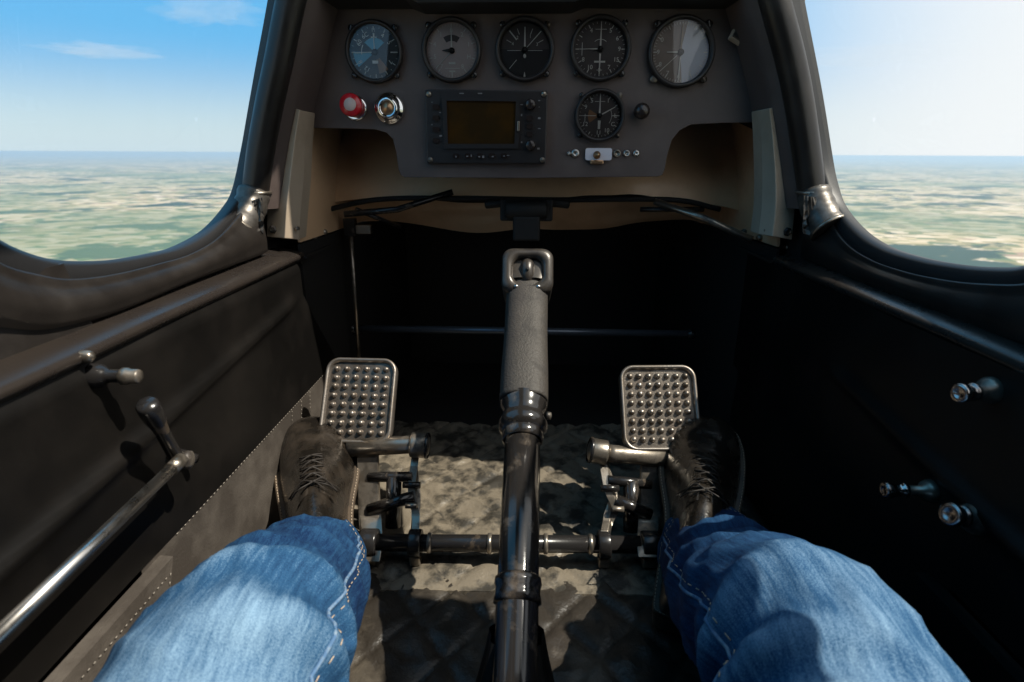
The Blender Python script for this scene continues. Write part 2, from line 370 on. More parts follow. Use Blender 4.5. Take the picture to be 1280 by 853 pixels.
def cloud(name, px, py, dist, size, label, dens, seed, rotz=0):
    d = ray(px, py).normalized(); c = d * dist
    mb = MB(); seg, ring = 64, 24; rows = []
    for i in range(ring + 1):
        t = math.pi * i / ring; row = []
        for k in range(seg):
            q = 2 * math.pi * k / seg
            p = V((max(math.sin(t), 1e-3) * math.cos(q), max(math.sin(t), 1e-3) * math.sin(q), -math.cos(t)))
            w = 1 + .55 * noise.noise(p * 2.1 + V((seed, 0, 0))) + .3 * noise.noise(p * 5 + V((0, seed, 0)))
            row.append(V((p.x * size[0] * w, p.y * size[1] * w, p.z * size[2] * w)))
        rows.append(row)
    mb.grid(rows, True, True)
    m = bpy.data.materials.new('cloud'); m.use_nodes = True; N = m.node_tree.nodes; N.remove(N['Principled BSDF'])
    pv = N.new('ShaderNodeVolumePrincipled'); pv.inputs['Color'].default_value = (1, 1, 1, 1); pv.inputs['Density'].default_value = dens; pv.inputs['Anisotropy'].default_value = 0
    m.node_tree.links.new(pv.outputs[0], N['Material Output'].inputs['Volume'])
    o = obj(name, mb, m, label=label, kind='structure'); fwd = math.atan2(-c.x, c.y)
    o.matrix_basis = Matrix.Translation(c) @ Matrix.Rotation(fwd + rotz, 4, 'Z')
    return o
cloud('cloud', 124, 64, 14000, (900, 900, 55), 'small flat white cloud low in the blue sky at the left', 5e-4, 3)
cloud('cloud', 262, 14, 12000, (700, 1100, 120), 'long thin wisp of cloud at the top of the left window', 2.6e-4, 9, rad(14))
cloud('cloud', 1085, 70, 15000, (1500, 1500, 90), 'faint white streak of cloud in the right window', 1.6e-4, 5, rad(-10))

# ------------------------------------------------------------------ fuselage shell
XL, XR = -.33, .36            # inner faces of the side walls
GLX, GRX = -.375, .40         # window planes
FZ = -.52
dk = M['dark']
sh = MB()
sh.box((0.0125, .45, FZ - .022), (.83, 2.0, .02))
obj('cockpit_floor', sh, dk, kind='structure', label='dark floor under the leather mats')
# outer skins below the windows, forward of the instrument hoop and behind the seat
sk = MB()
sk.box((-.405, .45, -.335), (.012, 2.0, .40)); sk.box((.430, .45, -.335), (.012, 2.0, .40))
sk.add([(-.24, .90, .235), (.26, .90, .235), (.30, 1.42, .14), (-.30, 1.42, .14)], [[0, 1, 2, 3]])
# unseen seat-back bulkhead and hood behind camera, added to block sky from the gauges
sk.box((.0125, -.62, -.02), (.83, .02, 1.1)); sk.box((.0125, -.50, .46), (.5, .26, .01))
sk.add([(-.40, 1.42, -.54), (.43, 1.42, -.54), (.43, 1.42, .13), (-.40, 1.42, .13)], [[0, 1, 2, 3]])
obj('fuselage_skin', sk, dk, kind='structure', label='dark inner skin and firewall of the forward fuselage', fix=False)

def side_wall(s, X, label):
    """black pressed side panel with a stamped rib, grey lower trim, sill rail"""
    e = empty('side_panel', (X, .4, FZ), label, 'side panel')
    # panel face: grid from y -.3 .. yfront(z); rib displaced inward
    zt, zb = -.150, -.345
    rp = [onX(x, y, X) for x, y in ([(371, 373), (211, 516), (84, 634)] if s < 0 else [(1035, 455), (1100, 515), (1280, 690)])]
    def ribd(y, z):
        a, b = rp[0], rp[-1]; t = (y - a.y) / (b.y - a.y); zz = a.z + (b.z - a.z) * t
        if t < -.02: return 0
        return math.exp(-((z - zz) / .0085) ** 2) * min(1, (t + .02) * 8)
    rows = []
    nY, nZ = 120, 44
    for i in range(nY + 1):
        row = []
        for j in range(nZ + 1):
            z = zt + (zb - zt) * j / nZ
            yf = .815 + .11 * min(1, max(0, (-.2 - z) / .14)) if s < 0 else .93
            y = -.35 + (yf + .35) * i / nY
            d = .007 * ribd(y, z) + .0022 * noise.noise(V((y * 5, z * 9, s)))
            edge = min(1, (zt - z) / .012) if s < 0 else 1
            d += -.006 * (1 - edge)
            row.append(V((X - s * d, y, z)))
        rows.append(row)
    mb = MB(); mb.grid(rows); obj('panel_face', mb, M['sidewall'], e, fix=False)
    # front edge return
    fr = MB(); fr.grid([[p for p in rows[-1]], [p + V((s * .03, .004, 0)) for p in rows[-1]]]); obj('panel_edge', fr, M['sidewall'], e, fix=False)
    # sill rail: rounded profile swept along y
    prof = [(-.004, -.153), (-.001, -.150), (.0015, -.147), (.0005, -.1435), (-.004, -.1405), (-.013, -.138), (-.022, -.136), (-.030, -.1345), (-.045, -.134)]
    ys = [-.35 + (.832 + .35) * k / 60 for k in range(61)]
    sr = MB(); sr.grid([[V((X - s * px_, y, pz + .0012 * noise.noise(V((y * 7, px_ * 60, 2))))) for px_, pz in prof] for y in ys])
    # end cap block
    sr.prism([V((X - s * px_, .832, pz)) for px_, pz in prof] + [V((X + s * .045, .832, -.155)), V((X + s * .004, .832, -.158))], (0, .003, 0))
    obj('sill_rail', sr, M['sill'], e, fix=False)
    # lower leather trim (two overlapping pieces with stitching)
    def trim(y0, y1, z0, z1, xo, name, lean=0, cut=0):
        rws = []
        for i in range(41):
            r_ = []
            for j in range(17):
                y = y0 + (y1 - y0) * i / 40 - cut * j / 16; z = z0 + (z1 - z0) * j / 16
                r_.append(V((X + s * xo - s * (.0008 * noise.noise(V((y * 8, z * 8, 7))) + lean * j / 16), y, z)))
            rws.append(r_)
        m_ = MB(); m_.grid(rws); m_.grid([[p for p in rws[-1]], [p + V((s * .02, 0, 0)) for p in rws[-1]]]); m_.grid([[r_[0] for r_ in rws], [r_[0] + V((s * .012, 0, .001)) for r_ in rws]])
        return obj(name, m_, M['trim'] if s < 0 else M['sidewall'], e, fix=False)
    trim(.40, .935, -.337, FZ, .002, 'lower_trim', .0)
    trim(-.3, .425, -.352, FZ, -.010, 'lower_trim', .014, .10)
    # stitches along trim edges
    st = MB()
    def stitch(pts, n=60):
        c = catmull(pts, n * 2)
        for i in range(0, len(c) - 1, 2): st.tube([c[i], c[i].lerp(c[i + 1], .7)], .00035, 5, True)
    xx = X + s * .0002
    stitch([(xx, .45, -.347), (xx, .92, -.347)], 70)
    for q in range(3):
        stitch([(xx, .80 - q * .035, -.35), (xx, .765 - q * .035, -.50)], 26)
    stitch([(X - s * .0125, 0, -.362), (X - s * .0125, .41, -.362)], 70)
    stitch([(X - s * .0125, .415, -.362), (X - s * .022, .325, -.51)], 24)
    if s < 0: obj('stitching', st, M['greythread'], e, kind='stuff')
    return e
side_wall(-1, XL, 'left cockpit side panel, black with a stamped rib over grey stitched trim')
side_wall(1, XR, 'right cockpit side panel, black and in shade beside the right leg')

# ------------------------------------------------------------------ window surrounds
def window(s, A, B, D, gx, label, glabel):
    e = empty('window_frame', D[len(D) // 2], label, 'window frame')
    n = 72
    a = catmull(A, n); b = catmull(B, n); d = catmull(D, n)
    rim = MB()
    inn = [p + V((s * .010, 0, 0)) for p in a]
    rim.grid([inn, a, [p.lerp(q, .35) + V((-s * .004, -.002, .001)) for p, q in zip(a, b)], b], True)
    obj('rubber_seal', rim, M['rubber'], e, fix=False)
    rows = []
    for t, bl in ((0, 0), (.06, .004), (.2, .0075), (.4, .010), (.6, .008), (.8, .004), (.93, .001), (1, 0)):
        rows.append([p.lerp(q, t) + V((-s * bl, -bl * .5, bl * .6)) for p, q in zip(b, d)])
    rows.append([p + V((s * .01, 0, -.006)) for p in d])
    mo = MB(); mo.grid(rows, True); obj('moulding', mo, M['mould'], e, fix=False)
    return e, a
LA = [onX(x, y, GLX) for x, y in ((-90, 150), (-70, 222), (-40, 268), (0, 300), (40, 318), (80, 326), (140, 325), (190, 317), (225, 308), (262, 287))] + \
     [onY(288, 258, .74), onY(300, 235, .772)] + [onY(x, y, .79) for x, y in ((311, 185), (320, 135), (330, 80), (345, 0), (358, -80), (380, -180))]
LB = [onX(x, y, GLX + .008) for x, y in ((-110, 210), (-85, 262), (-46, 302), (0, 331), (40, 343), (84, 350), (140, 344), (195, 331), (235, 319), (270, 298))] + \
     [onY(298, 266, .745), onY(308, 240, .772)] + [onY(x, y, .785) for x, y in ((317, 187), (325, 135), (335, 80), (350, 0), (365, -80), (388, -180))]
RA = [onX(x, y, GRX) for x, y in ((1390, 180), (1370, 240), (1330, 300), (1285, 331), (1240, 334), (1195, 330), (1150, 322), (1105, 308), (1072, 286))] + \
     [onY(1047, 255, .755), onY(1036, 222, .778)] + [onY(x, y, .79) for x, y in ((1030, 190), (1022, 140), (1013, 90), (995, 0), (980, -80), (960, -180))]
RB = [onX(x, y, GRX - .008) for x, y in ((1410, 220), (1385, 280), (1340, 330), (1290, 354), (1240, 356), (1190, 352), (1135, 341), (1090, 325), (1058, 302))] + \
     [onY(1037, 268, .76), onY(1028, 236, .778)] + [onY(x, y, .785) for x, y in ((1023, 190), (1015, 140), (1006, 90), (988, 0), (972, -80), (950, -180))]
k = 12
LD = [onX(x, y, XL - .022) for x, y in ((-140, 388), (-60, 396), (0, 398), (60, 407), (120, 396), (170, 380), (250, 346), (335, 314))]
RD = [onX(x, y, XR + .020) for x, y in ((1400, 430), (1330, 440), (1280, 432), (1210, 407), (1140, 380), (1070, 350), (1000, 322))]
def wf(s, A, B, D, gx, label):
    e = empty('window_frame', (XL if s < 0 else XR, .6, -.13), label, 'window frame')
    a = catmull(A, 110); b = catmull(B, 110)
    rim = MB(); inn = [p + V((s * .014, .006, -.002)) for p in a]
    rim.grid([inn, a, [p.lerp(q, .3) + V((-s * .004, -.002, .001)) for p, q in zip(a, b)], b, [p + V((-s * 0, .004, -.008)) for p in b]], True)
    obj('rubber_seal', rim, M['rubber'], e, fix=False)
    b2 = catmull(B[:len(B) - 6], 72); d = catmull(D, 72); rows = []
    for t, bl in ((0, -.004), (0, 0), (.04, .0035), (.10, .0045), (.2, .0035), (.32, .004), (.5, .0065), (.7, .0065), (.85, .004), (.95, .001), (1, 0)):
        rows.append([p.lerp(q, t) + V((-s * bl, -bl * .4, bl * .7)) for p, q in zip(b2, d)])
    rows.append([p + V((s * .010, 0, -.006)) for p in d]); rows.append([p + V((s * .012, 0, -.05)) for p in d])
    mo = MB(); mo.grid(rows, True); obj('moulding', mo, M['mould'], e, fix=False)
    # pane
    aa = [p + V((s * .006, .003, 0)) for p in a]
    f0, f1 = aa[0], aa[-1]; up_ = [f1.lerp(V((s * .36 + .012, .25, .30)), t) for t in (.33, .66, 1)] + [f0.lerp(V((s * .36 + .012, .25, .30)), .5)]
    loop = aa + up_; cen = sum(loop, V()) / len(loop); nl = len(loop)
    pane = MB(); pane.grid([loop, [p.lerp(cen, .5) for p in loop], [p.lerp(cen, .99) for p in loop]], True, True)
    obj('window_pane', pane, M['plexi'], e, fix=False)
    return e
WL = wf(-1, LA, LB, LD, GLX, 'left window frame, worn brown black moulding round the view of blue sky')
WR = wf(1, RA, RB, RD, GRX, 'right window frame, dark moulding round the bright hazy view')

# canopy hoop: left and right posts joined over the panel
LP = [onY(x, y, .785) for x, y in ((316, 262), (320, 235), (326, 190), (337, 130), (349, 75), (364, 0), (386, -90), (412, -180))]
RP = [onY(x, y, .785) for x, y in ((1018, 262), (1014, 235), (1008, 190), (999, 130), (988, 75), (968, 0), (944, -90), (918, -180))]
arch = LP + [V((-.15, .785, .385)), V((.01, .785, .41)), V((.17, .785, .385))] + RP[::-1]
hoop = empty('canopy_hoop', (0, .785, -.1), 'black tubular canopy hoop with a post on each side of the instrument panel', 'canopy frame')
mb = MB(); mb.tube(catmull(arch, 120), .0175, 20); obj('hoop_tube', mb, M['mould'], hoop)
# inner flange from the tube back to the panel
def flange(P, s):
    c = catmull(P, 50); rows = [[p + V((-s * .010, -.004, 0)) for p in c], [p + V((-s * .026, .012, 0)) for p in c], [p + V((-s * .030, .03, 0)) for p in c], [p + V((-s * .032, .078, 0)) for p in c]]
    m_ = MB(); m_.grid(rows); return m_
obj('flange', flange(LP, -1), M['panel'], hoop, fix=False); obj('flange', flange(RP, 1), M['panel'], hoop, fix=False)
# metal tape joints where posts meet the sill
def joint(s):
    xs = ((283, 245), (330, 250), (333, 292), (300, 300)) if s < 0 else ((1050, 245), (1004, 242), (1000, 288), (1036, 300))
    e = empty('post_joint', onY(xs[0][0], xs[0][1] + 30, .77), 'crumpled silver metal joint at the foot of the %s canopy post' % ('left' if s < 0 else 'right'), 'metal joint')
    P = LP if s < 0 else RP
    jp = ((318, 240, .784), (313, 257, .774), (306, 273, .762), (297, 287, .750)) if s < 0 else ((1017, 240, .784), (1022, 257, .774), (1029, 273, .762), (1038, 287, .750))
    c = catmull([onY(x, y, yy_) for x, y, yy_ in jp], 14)
    m_ = MB(); m_.tube(c, [.0205 + .0006 * math.sin(i * 1.7) + .0002 * i for i in range(14)], 22); obj('sleeve', m_, M['tape'], e)
    m_ = MB(); m_.tube([c[0] + V((0, 0, .001)), c[0] - V((0, 0, .003))], .0222, 22); obj('band', m_, M['worn'], e)
    m_ = MB(); m_.tube([c[-1], c[-2]], .0248, 22); obj('band', m_, M['worn'], e)
    q = [onY(x, y, .768) for x, y in (((320, 250), (333, 246), (335, 291), (306, 299)) if s < 0 else ((1014, 246), (1000, 244), (998, 290), (1028, 299)))]
    m_ = MB(); rows = []
    for i in range(9):
        rows.append([q[0].lerp(q[3], i / 8).lerp(q[1].lerp(q[2], i / 8), j / 8) + V((0, -.012 + .005 * noise.noise(V((i * .9, j * .9, s * 3))), 0)) for j in range(9)])
    m_.grid(rows, False); obj('gusset', m_, M['tape'], e, fix=False)
    return e
joint(-1); joint(1)

# ------------------------------------------------------------------ instrument panel
PY = .86
pan = empty('instrument_panel', (0, PY, -.03), 'dark grey instrument panel with rounded cut-outs at both lower corners', 'instrument panel')
pp = [(352, 160), (380, 160), (440, 161), (468, 162), (483, 166), (491, 174), (495, 190), (498, 212), (501, 219), (506, 222), (660, 223), (822, 221), (828, 219), (831, 212),
      (834, 195), (840, 175), (850, 163), (864, 156), (900, 154), (955, 153), (985, 153), (975, 60), (950, 0), (936, -20), (380, -20), (365, 40)]
mb = MB(); mb.prism([onY(x, y, PY) for x, y in pp], (0, .003, 0)); obj('panel_plate', mb, M['panel'], pan, bevel=.0008)
# folded lower lip
lipc = [onY(x, y, PY) for x, y in pp[3:19]]
mb = MB(); mb.grid([[p + V((0, .002, 0)) for p in lipc], [p + V((0, .014, 0)) for p in lipc]], True); obj('panel_lip', mb, M['panel'], pan, fix=False)
# overlay seam plate (right-hand plate edge left of the second gauge)
mb = MB(); mb.prism([onY(x, y, PY - .0012) for x, y in ((511, -20), (936, -20), (950, 0), (960, 60), (958, 130), (700, 150), (511, 150))][:2] + [onY(x, y, PY - .0012) for x, y in ((936, -14), (511, -14))], (0, .0011, 0))
obj('edge_strip', mb, M['radio'], pan)
gs = MB(); gs.prism([onY(335, -2, .80), onY(505, -3, .80), onY(522, 4, .80), onY(718, 3, .80), onY(735, -4, .80), onY(960, -3, .80), onY(945, -30, .80), onY(360, -30, .80)], (0, .12, 0))
obj('glareshield', gs, M['rubber'], pan, bevel=.003)

# --- gauges
def txt_mesh(name, s, size, m):
    cu = bpy.data.curves.new(name, 'FONT'); cu.body = s; cu.size = size; cu.align_x = 'CENTER'; cu.align_y = 'CENTER'; cu.extrude = .00012; cu.resolution_u = 3
    o = bpy.data.objects.new('tmp', cu); me = bpy.data.meshes.new_from_object(o); bpy.data.objects.remove(o)
    return me
def text_into(mb, s, size, cx, cz, y, ang=0):
    me = txt_mesh('t', s, size, None); ca, sa = math.cos(ang), math.sin(ang)
    vs = [(cx + v.co.x * ca - v.co.y * sa, y - v.co.z, cz + v.co.x * sa + v.co.y * ca) for v in me.vertices]
    mb.add(vs, [list(p.vertices) for p in me.polygons]); bpy.data.meshes.remove(me)
def bar(mb, r0, r1, a, w0, w1, y, th=.0004):
    """radial bar; a clockwise from top"""
    d = V((math.sin(a), 0, math.cos(a))); n = V((d.z, 0, -d.x))
    mb.prism([d * r0 + n * w0 + V((0, y, 0)), d * r1 + n * w1 + V((0, y, 0)), d * r1 - n * w1 + V((0, y, 0)), d * r0 - n * w0 + V((0, y, 0))], (0, -th, 0))
def sector(mb, r0, r1, a0, a1, y, n=16):
    o = [V((math.sin(a0 + (a1 - a0) * i / n) * r1, y, math.cos(a0 + (a1 - a0) * i / n) * r1)) for i in range(n + 1)]
    i_ = [V((math.sin(a1 + (a0 - a1) * i / n) * r0, y, math.cos(a1 + (a0 - a1) * i / n) * r0)) for i in range(n + 1)]
    mb.prism(o + i_, (0, -.00015, 0))
RB0 = .0405
def ring_mesh(mt, nm):
    m_ = MB(); prof = [(.0372, .006), (.0372, -.0015), (.0385, -.0062), (.0405, -.0072), (.0428, -.006), (.0440, -.002), (.0440, .002)]
    m_.lathe([(r, h) for r, h in prof], (0, 0, 0), (0, 1, 0), 56, True, False); me = mesh_of(nm, m_, mt); fix_normals(me); return me
bez = ring_mesh(M['radio'], 'bezel')
gl = MB(); gl.lathe([(.0001, -.0018), (.0375, -.0018)], (0, 0, 0), (0, 1, 0), 40, False, False); glm = mesh_of('glass', gl, M['dialglass'])
def screw_mesh(r, mt, nm='screw'):
    m_ = MB(); m_.lathe([(r, .001), (r, -.0012), (r * .8, -.0022), (.00001, -.0026)], (0, 0, 0), (0, 1, 0), 14, True, False)
    m_.box((0, -.0027, 0), (r * 1.5, .0006, r * .28)); me = mesh_of(nm, m_, mt); fix_normals(me); return me
scm = screw_mesh(.0048, M['blackmetal']); scs = screw_mesh(.0052, M['worn'])
eq = (-45, 45, 135, 225)
def gauge(px, py, sc, dial, label, build, bright=()):
    c = onY(px, py, PY); e = empty('round_gauge', c + V((0, -.0052, 0)), label, 'gauge', 'round gauges on the instrument panel')
    e.scale = (sc, 1, sc)
    local('bezel', bez, e)
    d = MB(); d.lathe([(.00001, .0035), (.0378, .0035)], (0, 0, 0), (0, 1, 0), 48, False, False); local('dial', d, e, mat=dial)
    parts = {}
    build(e, parts)
    hb_ = MB(); hb_.lathe([(.0042, .0035), (.0040, -.0002), (.00001, -.0006)], (0, 0, 0), (0, 1, 0), 20, True, False); local('hub', hb_, e, mat=M['radio'])
    local('glass', glm, e)
    for i, a in enumerate(eq):
        local('screw', scs if i in bright else scm, e, (.0495 * math.sin(rad(a)) * .93, 0, .0495 * math.cos(rad(a)) * .93), Matrix.Rotation(rad(a * 1.7), 3, 'Y'))
    return e
def markings(e, nmaj, nmin, labels, r=.0355, rt=.0262, size=.0085, m='white', a0=0, span=360, name='markings', upright=True):
    m_ = MB()
    for i in range(nmaj * nmin + (0 if span == 360 else 1)):
        a = rad(a0 + span * i / (nmaj * nmin)); maj = i % nmin == 0
        bar(m_, r - (.0050 if maj else .0026), r, a, .00055 if maj else .00025, .00055 if maj else .00025, .0030)
    for i, s in enumerate(labels):
        if s == '': continue
        a = rad(a0 + span * i / (nmaj if span == 360 else nmaj)); text_into(m_, s, size, math.sin(a) * rt, math.cos(a) * rt, .0030, 0 if upright else -a)
    return local(name, m_, e, mat=M[m])
def needle(e, a, r0, r1, w0, w1, m='white', y=.0015, name='needle'):
    m_ = MB(); bar(m_, r0, r1, rad(a), w0, w1, y, .0006); return local(name, m_, e, mat=M[m])
def tsym(mb, x, z, w, h, y=.0028):
    mb.box((x, y, z), (w, .0003, .0009)); mb.box((x, y, z - h / 2), (.0009, .0003, h))
def g1(e, P):
    m_ = MB(); sector(m_, .005, .020, rad(-48), rad(48), .0033); sector(m_, .006, .033, rad(232), rad(272), .0033); local('blue_reflection_sector', m_, e, mat=M['blue'])
    m_ = MB(); sector(m_, .010, .030, rad(140), rad(170), .0033); local('orange_sector', m_, e, mat=M['orange'])
    markings(e, 12, 2, ['', '4', '5', '', '7', '', '', '12', '8', '', '60', '6C'][:12], size=.0088, upright=False)
    m_ = MB(); text_into(m_, '11', .007, 0, .0300, .0028); bar(m_, 0.017, .026, 0, .0006, .0014, .0026); m_.box((0, .0026, .0205), (.009, .0003, .0016)); m_.box((0, .0026, -.0135), (.009, .0004, .0042))
    bar(m_, .024, .034, rad(90), .0008, .0008, .0028); sector(m_, .0195, .0207, rad(262), rad(300), .0031); local('aircraft_symbol', m_, e, mat=M['white'])
    needle(e, 0, .002, .022, .0006, .0004); needle(e, 268, .002, .030, .0005, .0005)
def g2(e, P):
    markings(e, 10, 5, ['0', '2', '1', 'H', '8', '', '7', '5', '4', '1'], size=.0085)
    m_ = MB(); sector(m_, .013, .021, rad(-35), rad(35), .0033); local('sub_dial', m_, e, mat=M['dialgrey'])
    m_ = MB(); m_.box((0, .0028, -.0165), (.010, .0003, .0028)); m_.box((0, .0028, -.0235), (.022, .0003, .0008)); m_.box((0, .0028, -.0275), (.009, .0003, .0022)); local('legend_bars', m_, e, mat=M['white'])
    needle(e, 0, .003, .034, .0011, .0003); needle(e, 270, .002, .014, .0028, .0004, 'dial'); needle(e, 225, .002, .034, .0003, .0005)
    needle(e, 180, .028, .036, .0008, .0008)
def g3(e, P):
    m_ = MB(); sector(m_, .0002, .0362, rad(-88), rad(88), .0033, 30); local('horizon_half', m_, e, mat=M['dialgrey'])
    m_ = MB()
    for a in (-64, -42, -22, 22, 64): bar(m_, .022, .030, rad(a), .0004, .0004, .0028)
    for s_, a in (('4', -66), ('2', -34), ('1', 24), ('3', 68)): text_into(m_, s_, .0062, math.sin(rad(a)) * .0195, math.cos(rad(a)) * .0195, .0028)
    m_.box((0, .0028, -.0008), (.052, .0003, .0006)); bar(m_, .018, .034, rad(222), .0004, .0004, .0028); bar(m_, .018, .034, rad(318), .0009, .0009, .0028); local('markings', m_, e, mat=M['white'])
    needle(e, 0, .003, .030, .0013, .0008); needle(e, 44, .004, .034, .0003, .0007); needle(e, 180, .030, .037, .0003, .0017)
    m_ = MB(); m_.ball((0, .001, -.0085), .0023, 12, 6, (1, .4, 1.3)); local('slip_ball', m_, e, mat=M['white'])
def g4(e, P):
    markings(e, 12, 3, ['', '5', '6', '9', '15', '7', '0', '10', '8', '', '', '4'], size=.0082, rt=.0275)
    m_ = MB(); bar(m_, .018, .030, rad(270), .0004, .0004, .0026); m_.box((-.026, .0026, 0), (.0008, .0004, .017)); m_.box((0, .0026, .0255), (.016, .0004, .0006)); m_.box((0, .0026, -.0165), (.016, .0004, .0024)); m_.box((0, .0026, -.0275), (.008, .0004, .0006))
    sector(m_, .0125, .0132, rad(-40), rad(40), .003); local('scale_lines', m_, e, mat=M['white'])
    needle(e, 0, .003, .0345, .0013, .0004); needle(e, 180, .006, .033, .0013, .0005); needle(e, 270, .003, .022, .0008, .0003)
def g5(e, P):
    m_ = MB(); sector(m_, .0002, .0372, rad(10), rad(172), .0033, 30); local('pale_reflection_sector', m_, e, mat=M['skyrefl'])
    markings(e, 12, 5, ['', '', '', '', '', '5', '6', '7', '8', '9', '0', ''], size=.0078, m='white', rt=.0290)
    needle(e, 0, .004, .033, .0010, .0008, 'thread'); needle(e, 270, .003, .018, .0010, .0005); needle(e, 228, .006, .034, .0003, .0005); needle(e, 180, .006, .033, .0005, .0010)
def g6(e, P):
    markings(e, 12, 3, ['', '1', '', 'L', 'C', '10', '11', '', '12', '', '9', '5'], size=.0098, rt=.0280)
    m_ = MB(); sector(m_, .004, .020, rad(235), rad(300), .0032); local('amber_sector', m_, e, mat=M['orange'])
    m_ = MB(); m_.box((0, .0026, .023), (.018, .0004, .0007)); m_.box((-.025, .0026, -.004), (.0008, .0004, .014)); bar(m_, .006, .033, rad(270), .0005, .0005, .0026); bar(m_, .022, .034, rad(90), .0007, .0007, .0026)
    sector(m_, .021, .0217, rad(60), rad(125), .003); local('scale_lines', m_, e, mat=M['white'])
    needle(e, 0, .004, .034, .0016, .0006); needle(e, 62, .005, .030, .0012, .0006); needle(e, 180, .008, .022, .0024, .0020)
gauge(469, 66, .90, M['dial'], 'leftmost round gauge, black dial with sky reflections painted as blue sectors, above the red knob', g1)
gauge(565, 64, .93, M['brownrefl_badge'], 'round gauge with a reflection painted pale brown on its dial, second from the left', g2)
gauge(656, 63, .92, M['dial'], 'round gauge with dark lower half and horizon line, above the radio', g3)
gauge(750, 62, .94, M['dialgrey'], 'round gauge with black dial and left pointing needle, fourth in the top row', g4)
gauge(850, 66, 1.03, M['reflsilver'], 'rightmost round gauge, sky reflection painted pale on its dial, the brightest of all', g5, (3,))
gauge(749, 145, .80, M['dialgrey'], 'small round gauge below the top row, left of the black knob', g6, (1,))

# --- red knob and chrome knob
kc = onY(444, 135, PY); e = empty('red_knob', kc, 'red push knob at the left end of the panel', 'knob')
ax = V((.05, -1, .08)).normalized()
mb = MB(); mb.lathe([(.0175, 0), (.0175, -.002), (.0150, -.004)], kc, (0, 1, 0), 28); obj('knob_ring', mb, M['chrome'], e)
mb = MB(); mb.lathe([(.013, 0), (.0125, .010), (.0140, .014), (.0150, .017), (.0152, .026), (.0138, .029), (.0002, .0295)], kc, ax, 28, True, False); obj('knob_cap', mb, M['red'], e)
mb = MB(); mb.lathe([(.0085, .0296), (.0083, .0302), (.0001, .0303)], kc, ax, 20, True, False); obj('knob_badge', mb, M['brownrefl_badge'], e)
kc = onY(487, 136, PY); e = empty('chrome_knob', kc, 'chrome push knob with dark centre beside the red knob', 'knob')
mb = MB(); mb.lathe([(.0215, 0), (.0215, -.003), (.0190, -.006), (.0155, -.007), (.0150, -.013), (.0130, -.016), (.0095, -.016), (.0088, -.012)], kc, (0, 1, 0), 36, True, False); obj('collar', mb, M['chrome'], e)
mb = MB(); mb.lathe([(.0092, -.004), (.0090, -.013), (.0070, -.016), (.0001, -.0175)], kc, (0, 1, 0), 24, True, False); obj('plunger', mb, M['copper'], e)
# black knob right of small gauge
kc = onY(800, 140, PY); e = empty('black_knob', kc, 'small glossy black knob beside the small gauge', 'knob')
mb = MB(); mb.lathe([(.009, 0), (.008, -.004), (.0095, -.008), (.011, -.014), (.0098, -.020), (.006, -.0235), (.0001, -.0245)], kc, (0, 1, 0), 26, True, False); obj('knob_cap', mb, M['knob'], e)

# --- radio
c0 = onY(607, 158, PY - .004)
def rp(px, py, y=0): return onY(px, py, PY - .010 + y)
e = empty('radio', rp(607, 205, .01), 'black avionics radio with a small amber screen below the second and third gauges', 'radio')
co = [rp(x, y) for x, y in ((531, 112), (685, 113), (682, 205), (534, 205))]
def quad_pr(qs, d): return MB().prism(qs, d)
obj('radio_body', quad_pr(co, (0, .011, 0)), M['radio'], e, bevel=.0015)
mb = MB(); W = [(558, 126), (645, 127), (643, 180), (560, 180)]; Wo = [(552, 121), (650, 122), (648, 186), (555, 186)]
mb.add([rp(*p, -.0035) for p in Wo] + [rp(*p, -.0035) for p in W] + [rp(*p, -.001) for p in W] + [rp(*p, 0) for p in Wo],
       [[0, 1, 5, 4], [1, 2, 6, 5], [2, 3, 7, 6], [3, 0, 4, 7], [4, 5, 9, 8], [5, 6, 10, 9], [6, 7, 11, 10], [7, 4, 8, 11], [0, 12, 13, 1], [1, 13, 14, 2], [2, 14, 15, 3], [3, 15, 12, 0]])
obj('screen_surround', mb, M['radio'], e)
obj('screen', quad_pr([rp(*p, -.0005) for p in W], (0, .0004, 0)), M['screen'], e)
kn = MB(); kn.lathe([(.0075, 0), (.0072, -.008), (.0055, -.0100), (.0001, -.0100)], (0, 0, 0), (0, 1, 0), 18, True, False); kn.box((0, -.0102, .003), (.001, .001, .004)); knm = mesh_of('radio_knob', kn, M['knob']); fix_normals(knm)
for x, y in ((663, 131), (663, 182)): local('radio_knob', knm, e, rp(x, y) - V(e.location))
bt = MB(); bt.prism([V((x, 0, z)) for x, z in rrect(.0088, .0068, .002, 3)], (0, -.003, 0)); btm = mesh_of('button', bt, M['knob']); fix_normals(btm)
for x, y in ((545, 134), (545, 148), (545, 162), (545, 176), (570, 195), (585, 195), (600, 195), (615, 195), (630, 195), (662, 148), (662, 158), (662, 168)): local('button', btm, e, rp(x, y) - V(e.location))
rs = screw_mesh(.0038, M['worn'])
for x, y in ((536, 118), (680, 118), (678, 200), (538, 200)): local('screw', rs, e, rp(x, y) - V(e.location))
mk = MB(); random.seed(4)
for x, y in ((540, 128), (550, 141), (540, 156), (551, 170), (652, 131), (674, 126), (674, 134), (652, 144), (674, 148), (674, 161), (652, 178), (673, 186)):
    mk.box(rp(x, y, -.0005), (.0012 + random.random() * .003, .0006, .0008 + random.random() * .002))
for x in (570, 584, 589, 599, 604, 616, 630, 635): mk.box(rp(x, 195 + random.uniform(-1.5, 1.5), -.0036), (random.uniform(.001, .004), .0005, random.uniform(.0008, .0035)))
for x in (577, 600): mk.box(rp(x, 117, -.0005), (.006, .0005, .0014))
obj('button_marks', mk, M['mark'], e, kind='stuff')
mb = MB(); mb.box(rp(648, 158, -.004), (.0030, .004, .013)); obj('slider', mb, M['worn'], e, bevel=.0008)

